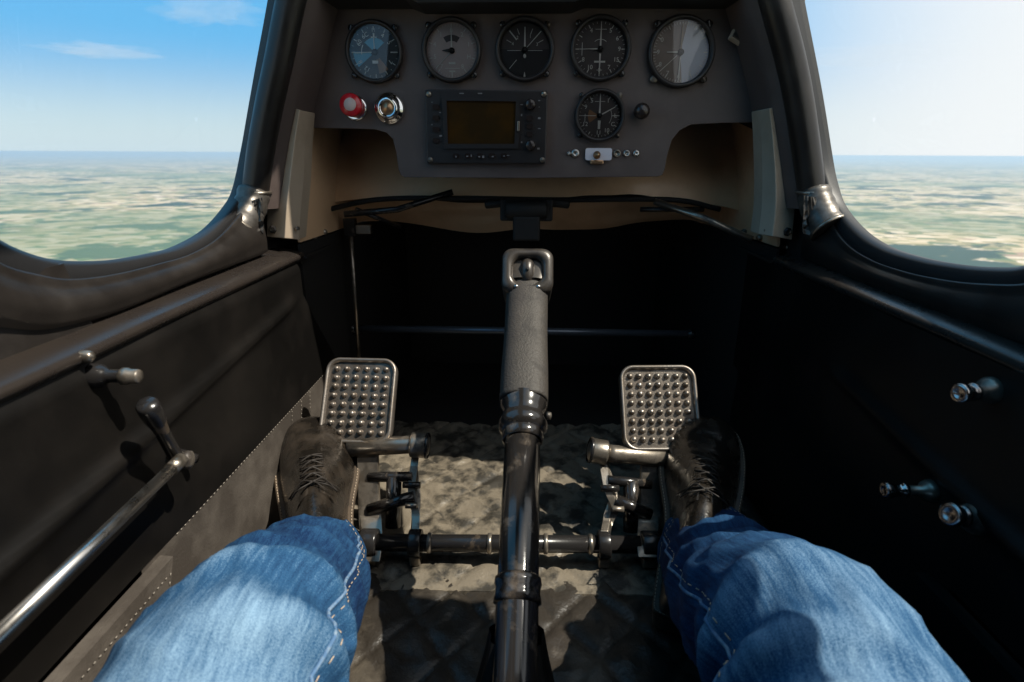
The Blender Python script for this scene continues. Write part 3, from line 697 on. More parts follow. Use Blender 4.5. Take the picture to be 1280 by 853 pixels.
# --- switch strip
e = empty('switch_strip', onY(752, 202, PY), 'row of small fittings with a white plate and toggle along the panel bottom', 'switches')
mb = MB(); q = onY(748, 193, PY - .002); mb.prism([q + V((x, 0, z)) for x, z in rrect(.0375, .0165, .003, 4)], (0, -.003, 0)); obj('white_plate', mb, M['plate'], e)
mb = MB(); q2 = onY(746, 194, PY - .004); mb.lathe([(.0055, 0), (.0052, -.003), (.003, -.004), (.0028, -.011), (.0035, -.014), (.0001, -.015)], q2, (0, 1, 0), 18, True, False); obj('toggle', mb, M['copper'], e)
mb = MB(); mb.box(onY(746, 203, PY - .004), (.019, .006, .006)); obj('toggle_base', mb, M['copper'], e, bevel=.0015)
def ringy(px, py, r, hole, m, nm):
    q_ = onY(px, py, PY); m_ = MB(); m_.lathe([(r, 0), (r, -.002), (r * .85, -.004), (hole, -.004), (hole, -.001), (.0001, -.0008)], q_, (0, 1, 0), 18, True, False); return obj(nm, m_, M[m], e)
ringy(719, 192, .0060, .0015, 'steel', 'screw'); ringy(711, 192, .0026, .0005, 'steel', 'screw'); ringy(771, 192, .0055, .0035, 'worn', 'socket'); ringy(783, 192, .0048, .0026, 'steel', 'socket'); ringy(795, 192, .0046, .0006, 'steel', 'screw')

# small reflector fitting, upper right on the panel
q = onY(925, 46, PY - .006); e = empty('panel_clip', q, 'small tilted pale metal clip at the upper right of the panel', 'clip')
mb = MB(); mb.box(q, (.026, .010, .020), Matrix.Rotation(rad(28), 3, 'Y') @ Matrix.Rotation(rad(-20), 3, 'X')); obj('clip_body', mb, M['beige'], e, bevel=.002)
mb = MB(); mb.box(q + V((-.004, -.006, .001)), (.014, .004, .012), Matrix.Rotation(rad(28), 3, 'Y') @ Matrix.Rotation(rad(-20), 3, 'X')); obj('clip_tab', mb, M['tape'], e, bevel=.001)
sm = MB()
# loose panel screws
for i, (x, y) in enumerate(((508, 170), (900, 140), (418, 150), (560, 214), (800, 214))):
    pass

# ------------------------------------------------------------------ beige side brackets
def bracket(s):
    out = ([(362, 134), (384, 140)], [(351, 172), (381, 180)], [(341, 215), (379, 226)], [(335, 250), (376, 262)], [(333, 296), (373, 300)]) if s < 0 else \
          ([(978, 132), (950, 138)], [(986, 172), (952, 180)], [(992, 215), (953, 226)], [(994, 255), (952, 262)], [(990, 300), (948, 293)])
    yb = .812
    e = empty('panel_bracket', onY(out[-1][0][0], 300, yb), 'tall %s painted bracket between the panel and the %s post' % ('beige' if s < 0 else 'cream', 'left' if s < 0 else 'right'), 'bracket')
    L_ = catmull([onY(*o[0], yb) for o in out], 16); mid = catmull([onY(o[0][0] * .42 + o[1][0] * .58, o[0][1] * .42 + o[1][1] * .58, yb - .012) for o in out], 16); R2 = catmull([onY(*o[1], yb + .012) for o in out], 16)
    m_ = MB()
    m_.grid([[p + V((0, .035, 0)) for p in L_], L_, mid], False); m_.grid([mid, R2, [p + V((0, .03, 0)) for p in R2]], False)
    cap = [L_[-1] + V((0, .035, 0)), L_[-1], mid[-1], R2[-1], R2[-1] + V((0, .03, 0))]; m_.add(cap, [[0, 1, 2, 3, 4]])
    cap = [L_[0] + V((0, .035, 0)), L_[0], mid[0], R2[0], R2[0] + V((0, .03, 0))]; m_.add(cap, [[0, 1, 2, 3, 4]])
    obj('bracket_channel', m_, M['beige'], e, bevel=.0012)
    q = onY(*((342, 287) if s < 0 else (984, 290)), yb - .004); m_ = MB(); m_.lathe([(.0065, .006), (.0065, -.001), (.004, -.004), (.0001, -.0045)], q, (0, 1, 0), 6, False, False); obj('bolt', m_, M['blackmetal'], e)
    q = onY(*((371, 286) if s < 0 else (957, 288)), yb + .004); m_ = MB(); m_.lathe([(.003, .004), (.003, -.002), (.0001, -.003)], q, (0, 1, 0), 8, False, False); obj('bolt', m_, M['worn'], e)
bracket(-1); bracket(1)

# ------------------------------------------------------------------ structure behind and under the panel
e = empty('nose_bulkhead', (0, .97, -.1), 'aged brown bulkhead skins with truss tubes below the instrument panel', 'bulkhead')
def band(top, bot, y0, y1, n=60, bulge=.01):
    t = catmull([onY(x, y, y0) for x, y in top], n); b = catmull([onY(x, y, y1) for x, y in bot], n)
    m_ = MB(); rows = []
    for k_ in range(9):
        u = k_ / 8; rows.append([p.lerp(q, u) + V((0, -bulge * math.sin(math.pi * u) + .004 * noise.noise(V((p.x * 9, u * 3, 1))), .003 * noise.noise(V((p.x * 13, u, 8))))) for p, q in zip(t, b)])
    m_.grid(rows); m_.grid([rows[-1], [p + V((0, .012, .001)) for p in rows[-1]]]); return m_
obj('upper_skin', band([(330, 120), (500, 140), (660, 150), (820, 140), (1000, 115)], [(400, 256), (470, 247), (560, 245), (660, 248), (780, 244), (880, 254), (955, 270)], 1.06, .98), M['beigedark'], e, fix=False)
obj('lower_skin', band([(330, 285), (395, 262), (480, 250), (660, 255), (840, 248), (900, 256), (1000, 285)], [(330, 312), (410, 285), (480, 276), (590, 291), (660, 286), (740, 287), (840, 275), (900, 283), (1000, 312)], 1.04, 1.08, bulge=.002), M['beigedark'], e, fix=False)
# cheeks left and right
for s_, pts in ((-1, ((372, 150), (398, 160), (402, 256), (372, 292))), (1, ((960, 150), (938, 158), (925, 262), (962, 292)))):
    m_ = MB(); q = [onY(x, y, yy) for (x, y), yy in zip(pts, (.87, 1.04, 1.0, .88))]; m_.prism(q, (s_ * .004, .002, 0)); obj('cheek_skin', m_, M['beigedark'], e)
def tb(name, pts, r, m, par, seg=12): 
    m_ = MB(); m_.tube(pts, r, seg); return obj(name, m_, M[m], par)
yy = .955
tb('truss_tube', [onY(430, 268, .92), onY(497, 262, .94), onY(566, 240, .955)], .0050, 'blackmetal', e)
tb('truss_tube', [onY(445, 262, .94), onY(500, 284, 1.0)], .0038, 'blackmetal', e)
tb('truss_tube', [onY(818, 252, .95), onY(880, 273, .92), onY(940, 300, .88)], .0055, 'worn', e)
tb('truss_tube', [onY(800, 262, .97), onY(880, 262, .96)], .004, 'blackmetal', e)
tb('edge_tube', catmull([onY(x, y, .965) for x, y in ((395, 266), (470, 250), (566, 248), (700, 250), (840, 250), (900, 262))], 40), .0042, 'black', e)
# hub under the panel centre
hubp = onY(658, 268, .96)
e2 = empty('steering_hub', hubp, 'dark linkage hub hanging under the panel centre', 'linkage')
mb = MB(); mb.tube([onY(x, y, .95) for x, y in ((606, 256), (625, 254), (696, 254), (712, 256))], .007, 12); mb.box(onY(658, 262, .95), (.085, .03, .035)); obj('hub_body', mb, M['dark'], e2, bevel=.003)
mb = MB(); mb.box(onY(658, 285, .94), (.044, .03, .040)); mb.tube([onY(632, 262, .94), onY(684, 262, .94)], .016, 16); obj('hub_arm', mb, M['dark'], e2, bevel=.004)

# sill clamps and bolts at the front end of the left and right walls
def clamps(s):
    pts = ((368, 312, .86), (380, 305, .88), (392, 297, .90), (405, 290, .93), (352, 316, .84)) if s < 0 else ((974, 303, .86), (985, 309, .85), (950, 297, .89), (930, 290, .92))
    for i, (x, y, d) in enumerate(pts):
        q = onY(x, y, d); e_ = obj('rivet', MB().lathe([(.0048, .004), (.0048, -.001), (.003, -.0035), (.0001, -.004)], q, (0, 1, -.3), 12, True, False), M['worn'], label='%s rivet %s on the %s sill front end' % (('dull', 'pale', 'dark', 'worn', 'small')[i], ('beside the bracket foot', 'just below the bracket', 'ahead of the bracket', 'nearest the vertical rod', 'at the end of the rail')[i], 'left' if s < 0 else 'right'), cat='rivet', group='rivets at the sill ends')
clamps(-1); clamps(1)
lg = MB(); 
for s_ in (-1, 1):
    gx = XL if s_ < 0 else XR
    lg.prism([(gx + s_ * .06, .833, -.150), (gx - s_ * .005, .833, -.150), (gx - s_ * -.0, 1.2, -.150), (gx + s_ * .06, 1.2, -.150)], (0, 0, .004))
    lg.prism([(gx + s_ * .006, .84, -.13), (gx - s_ * .03, 1.42, -.13), (gx - s_ * .03, 1.42, -.53), (gx + s_ * .006, .84, -.53)], (s_ * .004, 0, 0))
    cl_ = MB(); cl_.prism([(gx + s_ * .005, .84, -.127), (gx - s_ * .03, 1.415, -.127), (gx - s_ * .05, 1.415, .40), (gx - s_ * .02, .84, .40)], (s_ * .004, 0, 0)); obj('recess_lining', cl_, M['beigedark'], kind='structure', label='tan painted lining of the recess beside the instrument panel')
obj('forward_lining', lg, dk, kind='structure', label='dark lining of the footwell ahead of the side panels')

# cross bar and vertical rod in the footwell
e = empty('cross_bar', onY(650, 414, 1.02), 'thin dark horizontal bar across the footwell behind the stick', 'bar')
tb('bar_tube', [onY(440, 411, 1.02), onY(650, 414, 1.02), onY(866, 418, 1.02)], .0070, 'barsteel', e, 14)
tb('bar_end', [onY(436, 411, 1.02), onY(444, 411, 1.02)], .0090, 'blackmetal', e); tb('bar_end', [onY(859, 418, 1.02), onY(868, 418, 1.02)], .0090, 'blackmetal', e)
e = empty('vertical_rod', onY(448, 445, .99), 'thin vertical rod with a square clamp at the left of the footwell', 'rod')
tb('rod', [onY(438, 285, .99), onY(449, 452, .99)], .0036, 'worn', e, 10)
mb = MB(); mb.box(onY(438, 284, .985), (.020, .016, .030)); obj('clamp', mb, M['blackmetal'], e, bevel=.0015)
mb = MB(); mb.box(onY(455, 287, .985), (.026, .012, .015)); obj('clamp_arm', mb, M['worn'], e, bevel=.0015)

# ------------------------------------------------------------------ floor mats
def floor_mat(x0, x1, y0, y1, m, label, zoff, wr, seed, cut=None):
    nx, ny = 150, 110; rows = []
    for j in range(ny + 1):
        row = []
        for i in range(nx + 1):
            x = x0 + (x1 - x0) * i / nx; y = y0 + (y1 - y0) * j / ny
            p = V((x * 11, y * 11, seed))
            h = noise.noise(p * .7) * .8 + max(0, 1 - 5 * abs(noise.noise(p * .9 + V((2, 2, 0))))) * .55 + max(0, 1 - 6 * abs(noise.noise(p * 2.1))) * .35
            u1 = (x + y * .8) / .085 + .12 * noise.noise(p * .6); u2 = (x - y * .8) / .085 + .12 * noise.noise(p * .6 + V((5, 0, 0)))
            q = min(abs(u1 % 1 - .5), abs(u2 % 1 - .5))
            h = wr * h + .0030 * math.sin(math.pi * min(1, q * 2)) - .0035 * math.exp(-(q / .022) ** 2)
            h *= .25 + .75 * min(1, j / 8)
            row.append(V((x, y, FZ + zoff + max(h, -.010))))
        rows.append(row)
    mb = MB(); mb.grid(rows); mb.grid([[p - V((0, .001, .006)) for p in rows[0]], rows[0]])
    return mb
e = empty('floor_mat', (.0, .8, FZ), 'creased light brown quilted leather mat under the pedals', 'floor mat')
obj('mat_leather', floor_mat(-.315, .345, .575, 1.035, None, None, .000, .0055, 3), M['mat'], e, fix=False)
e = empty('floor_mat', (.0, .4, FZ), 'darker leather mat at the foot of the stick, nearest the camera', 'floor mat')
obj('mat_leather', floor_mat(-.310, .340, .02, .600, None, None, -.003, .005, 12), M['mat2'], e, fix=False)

# ------------------------------------------------------------------ control stick
sb = onY(645, 905, .31); s_top = onY(661, 328, .575)
# straight line from base to grip
P0 = onY(644, 840, .345); P1 = onY(654, 522, .545)
axis = (P1 - P0).normalized(); base = P0 - axis * .13
SR = .0182
e = empty('control_stick', base, 'black control stick with a foam grip rising between the legs', 'control stick')
def ax_pt(p0, px_, py_, t): return p0 + axis * t
Lt = (P1 - P0).length
tb('tube', [base, P0, P0.lerp(P1, .33), P1], SR, 'gloss', e, 36)
# weld collar
cc = P0.lerp(P1, .255)
mb = MB(); mb.lathe([(.018, -.011), (.0206, -.009), (.0199, -.003), (.0196, .002), (.0208, .006), (.0202, .011), (.018, .013)], cc, axis, 32, True, False); obj('weld_collar', mb, M['gloss'], e)
mb = MB(); mb.lathe([(.0196, -.001), (.0212, .0), (.0212, .010), (.0196, .012)], P1 - axis * .028, axis, 32, True, False)
mb.lathe([(.0196, 0), (.0245, .004), (.0262, .010), (.0240, .017), (.0225, .022), (.0245, .028), (.0262, .036), (.0262, .040)], P1 - axis * .020, axis, 36, True, False); obj('lower_collar', mb, M['gloss'], e)
mb = MB(); mb.lathe([(.0045, 0), (.004, .004), (.0001, .005)], P1 + V((.025, -.003, .004)), (1, -.2, 0), 12, True, False); obj('collar_screw', mb, M['worn'], e)
g0 = P1 + axis * .016
# grip top aimed so that it lands at the photographed height
GL = .176
g1_ = g0 + axis * GL
mb = MB(); prof = []
for i in range(41):
    t = i / 40; r = .0262 - .0006 * t + .0003 * math.sin(t * 9)
    if i == 0: prof.append((.0235, 0))
    prof.append((r, t * GL))
    if i == 40: prof.append((.0215, GL + .001))
# slightly squared grip
u = axis.orthogonal().normalized(); w = axis.cross(u)
xax = V((1, 0, 0)); xax = (xax - axis * xax.dot(axis)).normalized(); yax = axis.cross(xax)
def sq_ring(c, rx, ry, n=40, pw=2.6):
    out = []
    for k_ in range(n):
        a = 2 * math.pi * k_ / n; ca, sa = math.cos(a), math.sin(a)
        out.append(c + xax * rx * math.copysign(abs(ca) ** (2 / pw), ca) + yax * ry * math.copysign(abs(sa) ** (2 / pw), sa))
    return out
mb.grid([sq_ring(g0 + axis * h, r * 1.0, r * .98) for r, h in prof], True, True, True); obj('foam_grip', mb, M['foam'], e)
# head: a bezel ring tilted to face the pilot, with button inside
hn = V((0, -.86, .51)).normalized()
hx = V((1, 0, 0)); hy = hn.cross(hx).normalized(); hx = hy.cross(hn).normalized()
hc = g1_ + V((0, -.0255, .003)) + hy * .025
def hring(w_, h_, r_, d): return [hc + hx * a + hy * b + hn * d for a, b in rrect(w_, h_, r_, 7)]
mb = MB(); mb.grid([sq_ring(g1_ - axis * .004, .0270, .0255, 32), ], True, True) if False else None
lo = sq_ring(g1_ - axis * .009, .0295, .0285, 32, 3.4)
# outline rings (32 points each: 4*(7+1))
def align(ring, ref):
    best = min(range(len(ring)), key=lambda s_: sum((ring[(i + s_) % len(ring)] - ref[i]).length for i in range(0, len(ref), 4)))
    return ring[best:] + ring[:best]
r1 = hring(.063, .057, .013, -.006); lo2 = align(lo, r1)
rev = align(lo[::-1], r1)
if sum((a - b).length for a, b in zip(rev, r1)) < sum((a - b).length for a, b in zip(lo2, r1)): lo2 = rev
mb.grid([lo2, [a.lerp(b, .3) for a, b in zip(lo2, r1)], r1, hring(.0635, .058, .013, .002), hring(.060, .055, .013, .0065), hring(.045, .041, .012, .0085), hring(.037, .034, .012, .005), hring(.036, .033, .012, -.006), hring(.0385, .0355, .012, -.013)], True, True)
obj('grip_head', mb, M['griphead'], e)
mb = MB(); mb.prism(hring(.039, .036, .012, -.0125), -hn * .001); obj('head_recess', mb, M['black'], e)
mb = MB(); mb.tube([hc - hy * .016 - hn * .008, hc - hy * .006 + hn * .001, hc + hy * .006 + hn * .002, hc + hy * .017 - hn * .007], [.007, .0085, .0085, .007], 18); obj('trim_button', mb, M['griphead'], e)
mb = MB(); mb.lathe([(.0022, 0), (.0022, .0006), (.0001, .0008)], hc + hn * .0098, hn, 12, True, False); obj('button_dimple', mb, M['black'], e)
mb = MB(); mb.tube([hc - hx * .018 - hn * .004, hc + hx * .018 - hn * .004], .0055, 12); obj('button_axle', mb, M['steel'], e)
for s_ in (-1, 1):
    mb = MB(); mb.lathe([(.0026, 0), (.0024, .0015), (.0001, .002)], hc + hx * s_ * .0135 - hy * .0215 + hn * .0075, hn, 10, True, False); obj('screw', mb, M['steel'], e)
# leather gaiter round the base
mb = MB(); rows = []
gb = V((base.x, base.y + .05, FZ + .003)); top = P0.lerp(P1, .12)
for i in range(15):
    t = i / 14; row = []
    for k_ in range(96):
        a = 2 * math.pi * k_ / 96; fold = 1 + .13 * math.sin(a * 9 + 1.2 * math.sin(t * 3)) * (1 - t * .6)
        r = (.022 + .048 * (1 - t) ** 1.2) * fold
        c = gb.lerp(top, t); row.append(c + V((math.cos(a) * r, math.sin(a) * r * .9, 0)))
    rows.append(row)
mb.grid(rows, True, True); ge = obj('stick_gaiter', mb, M['sidewall'], None, fix=False, label='pleated black leather gaiter round the foot of the stick', cat='gaiter')

# ------------------------------------------------------------------ rudder pedals
def pedal(s, pxs, py0, py1, cols, tilt, label):
    cx, cy = (pxs[0] + pxs[1]) / 2, (py0 + py1) / 2
    yc = .735; c = onY(cx, cy, yc)
    pn = V((0, -math.cos(rad(35)), math.sin(rad(35))))        # pad normal
    pxv = (Matrix.Rotation(rad(tilt), 3, pn) @ V((1, 0, 0))); pyv = pn.cross(pxv).normalized() * 1
    if pyv.z < 0: pyv = -pyv
    d = -(ROT.transposed() @ c).z
    w_ = (pxs[1] - pxs[0]) / FPX * d; h_ = (py1 - py0) / FPX * d / math.cos(rad(35 - 24)) * 1.0
    e = empty('rudder_pedal', V((c.x, .64, FZ + .04)), label, 'pedal', 'rudder pedals')
    def ring(w2, h2, r, dd): return [c + pxv * a + pyv * b + pn * dd for a, b in rrect(w2, h2, r, 8)]
    mb = MB(); mb.prism(ring(w_ - .004, h_ - .004, .017, -.006), pn * .008); obj('pad_plate', mb, M['pad'], e)
    mb = MB(); mb.grid([ring(w_ - .013, h_ - .013, .013, .0018), ring(w_ - .011, h_ - .011, .0145, .006), ring(w_ - .006, h_ - .006, .017, .0085), ring(w_ - .001, h_ - .001, .019, .007), ring(w_, h_, .020, .002), ring(w_ - .001, h_ - .001, .019, -.008), ring(w_ - .010, h_ - .010, .017, -.009)], True, True)
    obj('pad_rim', mb, M['rim'], e)
    sm_ = MB(); sm_.lathe([(.0052, -.001), (.0045, .001), (.0034, .0045), (.0026, .0066), (.0014, .0072), (.00001, .0074)], (0, 0, 0), (0, 0, 1), 10, True, False); stm = mesh_of('stud', sm_, M['rim'])
    rm = Matrix((pxv, pyv, pn)).transposed()
    random.seed(int(cx))
    for r in range(8):
        for q in range(cols):
            a = (-.5 + (q + .5) / cols) * (w_ - .017); b = (.5 - (r + .5) / 8) * (h_ - .019)
            p = c + pxv * (a + random.uniform(-.0004, .0004)) + pyv * (b + random.uniform(-.0004, .0004)) + pn * .002
            so = local('stud', stm, e, p - V(e.location), rm); so.scale = (random.uniform(.86, 1.08), random.uniform(.86, 1.08), random.uniform(.62, 1.08))
    # carrier tube under the pad, with end cap on the inner side
    inn = 1 if s < 0 else -1
    def wp(x, y, yy_): return onY(x, y, yy_)
    if s < 0:
        t0, t1, cap = (436, 560), (512, 556), (527, 557); arm = (461, 0); ya = .70
    else:
        t0, t1, cap = (862, 574), (768, 568), (745, 564); arm = (812, 0); ya = .70
    T0, T1, C = wp(*t0, ya), wp(*t1, ya), wp(*cap, ya)
    tb('carrier_tube', [T0, T1, T1.lerp(C, .4)], .0125, 'worn', e, 20)
    axd = (C - T1).normalized()
    mb = MB(); mb.lathe([(.0125, -.016), (.0168, -.0145), (.0172, -.012), (.0172, .006), (.0160, .008), (.0135, .0085), (.012, .010), (.006, .0112), (.0001, .0115)], C, axd, 32, True, False); obj('end_cap', mb, M['worn'], e)
    mb = MB(); mb.lathe([(.0175, -.001), (.0182, 0), (.0182, .002), (.0172, .003)], C + axd * .007, axd, 32, True, False); obj('cap_ring', mb, M['blackmetal'], e)
    # main arm down to the cross tube
    if s < 0:
        ap = [wp(460, 566, .70), wp(461, 600, .685), wp(462, 640, .665), wp(464, 672, .635), wp(462, 695, .61)]
        sp = [wp(519, 572, .698), wp(516, 600, .68), wp(520, 630, .66), wp(519, 655, .64), wp(518, 676, .62)]
    else:
        ap = [wp(814, 578, .70), wp(813, 612, .685), wp(812, 645, .665), wp(811, 672, .635), wp(811, 690, .61)]
        sp = [wp(754, 576, .698), wp(759, 600, .68), wp(768, 625, .665), wp(760, 650, .65), wp(756, 676, .62)]
    mb = MB(); cp = catmull(ap, 14)
    rr = []
    for p in cp: rr.append([p + V((a, b * .5, b * .4)) for a, b in ((-.0145, -.012), (.0145, -.012), (.0145, .012), (-.0145, .012))])
    mb.grid(rr, False, True, True); obj('pedal_arm', mb, M['worn'], e, bevel=.002)
    mb = MB(); cp = catmull(sp, 18); rr = []
    for i, p in enumerate(cp):
        hw = .0052; dd = .016 + .005 * math.sin(i / 17 * math.pi * 2)
        rr.append([p + V((a, b * .6, b * .5)) for a, b in ((-hw, -dd), (hw, -dd), (hw, dd), (-hw, dd))])
    mb.grid(rr, False, True, True); obj('side_link', mb, M['worn'], e, bevel=.0018)
    # lugs and bolts on the link
    q = cp[9]; mb = MB(); mb.lathe([(.004, -.008), (.004, .007), (.003, .008), (.0001, .0085)], q + V((inn * -.004, -.010, 0)), (inn, 0, 0), 10, True, True); obj('bolt', mb, M['worn'], e)
    q = cp[5]; mb = MB(); mb.lathe([(.0045, -.012), (.0045, .012)], q + V((0, -.008, 0)), (1, 0, 0), 10); obj('bolt', mb, M['blackmetal'], e)
    # cylinder brace between arm and link
    A_, B_ = catmull(ap, 14)[7], cp[8]
    tb('brace', [A_, B_], .0085, 'gloss', e); tb('brace', [catmull(ap, 14)[3], cp[4]], .0070, 'blackmetal', e)
    tb('master_cylinder', [A_.lerp(B_, .5) + V((0, .02, .03)), A_.lerp(B_, .5) + V((0, -.005, -.035))], .0105, 'gloss', e, 18)
    tb('back_arm', [c - pn * .008, c - pn * .02 - V((0, 0, .04)), T0.lerp(T1, .45) + V((0, .004, 0))], .009, 'blackmetal', e)
    for p_, w2 in ((ap[-2], .022), (sp[-1], .016)):
        q = V((p_.x, 0, 0)); z = CT(p_.x)
        mb = MB(); mb.lathe([(.0115, -w2 / 2), (.0170, -w2 / 2), (.0178, -w2 / 2 + .002), (.0178, w2 / 2 - .002), (.0170, w2 / 2), (.0115, w2 / 2)], z, (1, 0, 0), 28, True, True); obj('pivot_collar', mb, M['blackmetal'], e)
        mb = MB(); mb.box(z + V((0, -.003, -.022)), (w2 * .9, .016, .014)); obj('clamp_lug', mb, M['worn'], e, bevel=.002)
    return e
CA, CB = onY(438, 678, .625), onY(800, 681, .625)
def CT(x): return CA.lerp(CB, (x - CA.x) / (CB.x - CA.x))
pedal(-1, (404, 494), 448, 554, 6, -.5, 'left rudder pedal, studded pad above the toe of the left shoe')
pedal(1, (776, 872), 457, 563, 7, 1.2, 'right rudder pedal, studded pad partly behind the right shoe')
e = empty('cross_tube', CA.lerp(CB, .5), 'worn black tube running across the floor between the pedals behind the stick', 'tube')
tb('tube', [CA, CB], .0112, 'blackmetal', e, 24)
for x in (537, 612, 682, 738):
    q = CT(onY(x, 679, .625).x); mb = MB(); mb.lathe([(.0112, -.003), (.0132, -.002), (.0132, .002), (.0112, .003)], q, (1, 0, 0), 24, True, False); obj('tube_ring', mb, M['worn'], e)

# ------------------------------------------------------------------ left wall fittings
wx = XL
q = onX(122, 470, wx); e = empty('knob_fitting', q, 'worn metal knob fitting on the left wall above the lever', 'knob')
tip = onX(150, 481, wx + .045)
mb = MB(); a = (tip - q).normalized(); mb.lathe([(.0100, -.004), (.0092, .003), (.0062, .007), (.0048, .010), (.0048, .018)], q, (1, 0, 0), 24, True, False); obj('knob_base', mb, M['blackmetal'], e)
mb = MB(); mb.lathe([(.0052, .008), (.0052, .016), (.0068, .018), (.0068, .022), (.0058, .024), (.0058, .029), (.0050, .031), (.0001, .031)], q, V((1, .12, -.05)), 24, True, False); obj('knob_head', mb, M['worn'], e)
q3 = onX(106, 446, wx); mb = MB(); mb.lathe([(.0048, -.003), (.0048, .003), (.0035, .006), (.0001, .007)], q3, (1, 0, 0), 16, True, False); obj('latch_arm', mb, M['worn'], e, bevel=.001)

l0 = onX(186, 510, wx + .035); l1 = onX(222, 575, wx + .025)
e = empty('trim_lever', l1, 'dark lever with a round handle joined to the long silver rod', 'lever')
dirl = (l1 - l0).normalized()
mb = MB(); mb.lathe([(.0001, -.006), (.007, -.0055), (.0084, -.003), (.0086, .004), (.0080, .014), (.0062, .024), (.0056, .034), (.0060, (l1 - l0).length)], l0, dirl, 24, True, False); obj('handle', mb, M['blackmetal'], e)
mb = MB(); mb.lathe([(.0065, -.007), (.0072, -.006), (.0072, .003), (.0058, .005), (.0078, .007), (.0078, .011), (.0045, .013), (.0001, .013)], l1, (1, .05, 0), 24, True, True); obj('pivot', mb, M['worn'], e)
mb = MB(); mb.lathe([(.009, 0), (.008, .005), (.005, .008), (.0045, .016), (.0001, .016)], onX(225, 573, wx), (1, 0, 0), 20, True, False); obj('pivot_base', mb, M['blackmetal'], e)
r0 = onX(222, 579, wx + .035); r1_ = onX(-60, 850, wx + .035)
e = empty('push_rod', r0, 'long silver push rod slanting along the left wall', 'rod')
rd = (r1_ - r0); tb('rod', [r0, r0 + rd], .0049, 'steel', e, 24)
tb('rod_end', [r0 - rd.normalized() * .006, r0 + rd.normalized() * .010], .0060, 'worn', e, 18)

# ------------------------------------------------------------------ right wall knobs
def rknob(px, py, px2, py2, L_, label, m='worn', r=.0085):
    b = onX(px2, py2, XR); t = onX(px, py, XR - L_); a = (t - b).normalized(); l = (t - b).length
    e = empty('wall_knob', b, label, 'knob', 'metal knobs on the right wall')
    mb = MB(); mb.lathe([(r * 1.5, 0), (r * 1.5, .003), (r * 1.25, .007), (r * .7, .010), (r * .7, l * .55)], b, a, 24, True, False); obj('base', mb, M[m], e)
    mb = MB(); mb.lathe([(r * .8, l * .5), (r, l * .55), (r, l * .62), (r * .82, l * .64), (r * .82, l * .82), (r * 1.02, l * .84), (r * 1.05, l * .98), (r * .9, l), (r * .5, l), (r * .45, l * .99), (.0001, l * .99)], b, a, 28, True, False); obj('head', mb, M['chromed'], e)
M['chromed'] = mat('dull_chrome', (.5, .47, .45), .16, 1.0, col2=(.3, .28, .27), nscale=30, rough2=.28)
rknob(1198, 492, 1240, 488, .032, 'short metal knob high on the right wall', r=.0070)
rknob(1104, 613, 1165, 614, .042, 'long metal knob low on the right wall, nearest the right knee', r=.0068)
rknob(1186, 643, 1222, 648, .028, 'stubby metal knob at the lower right of the wall', r=.0088)

# ------------------------------------------------------------------ the pilot: legs, jeans and shoes
def ringpts(c, t, up, rx, rz, n, fn=None, i=0):
    a = t.cross(up).normalized(); b = a.cross(t).normalized(); out = []
    for k_ in range(n):
        q = 2 * math.pi * k_ / n; d = 1.0 + (fn(i, q) if fn else 0)
        out.append(c + a * math.cos(q) * rx * d + b * math.sin(q) * rz * d)
    return out
person = None
LEG = {-1: dict(hip=V((-.125, -.20, -.44)), mid=V((-.166, .06, -.388)), kn0=V((-.190, .225, -.352)), knee=V((-.198, .310, -.343)), sh=V((-.212, .42, -.392)), ank=V((-.252, .560, -.472))),
       1: dict(hip=V((.125, -.20, -.44)), mid=V((.168, .06, -.380)), kn0=V((.196, .235, -.348)), knee=V((.206, .325, -.338)), sh=V((.206, .43, -.393)), ank=V((.228, .570, -.458)))}
def body():
    vs = []; ed = []; rs = []
    def add(p, r, par=None):
        vs.append(p); rs.append(r)
        if par is not None: ed.append((par, len(vs) - 1))
        return len(vs) - 1
    pel = add(V((0, -.24, -.43)), .10); w0 = add(V((0, -.28, -.34)), .11, pel); add(V((0, -.30, -.26)), .115, w0)
    for s in (-1, 1):
        g_ = LEG[s]; h = add(g_['hip'], .068, pel); m_ = add(g_['mid'], .060, h); k_ = add(g_['knee'] + V((0, -.01, -.012)), .046, m_); s1 = add(g_['sh'] + V((0, 0, -.006)), .044, k_); a_ = add(g_['ank'], .034, s1); f_ = add(g_['ank'] + V((s * .012, .05, -.015)), .024, a_); add(g_['ank'] + V((s * .03, .12, -.002)), .018, f_)
    me = bpy.data.meshes.new('person'); me.from_pydata([tuple(v) for v in vs], ed, []); me.materials.append(M['skin'])
    o = bpy.data.objects.new('person', me); COL.objects.link(o)
    m_ = o.modifiers.new('skin', 'SKIN'); sk_ = me.skin_vertices[0].data
    for i, r in enumerate(rs): sk_[i].radius = (r, r); sk_[i].use_root = (i == 0)
    m_.use_smooth_shade = True
    o.modifiers.new('sub', 'SUBSURF').levels = 1
    return o
person = body(); tag(person, 'pilot in blue jeans and black lace-up shoes, legs astride the control stick', 'person')

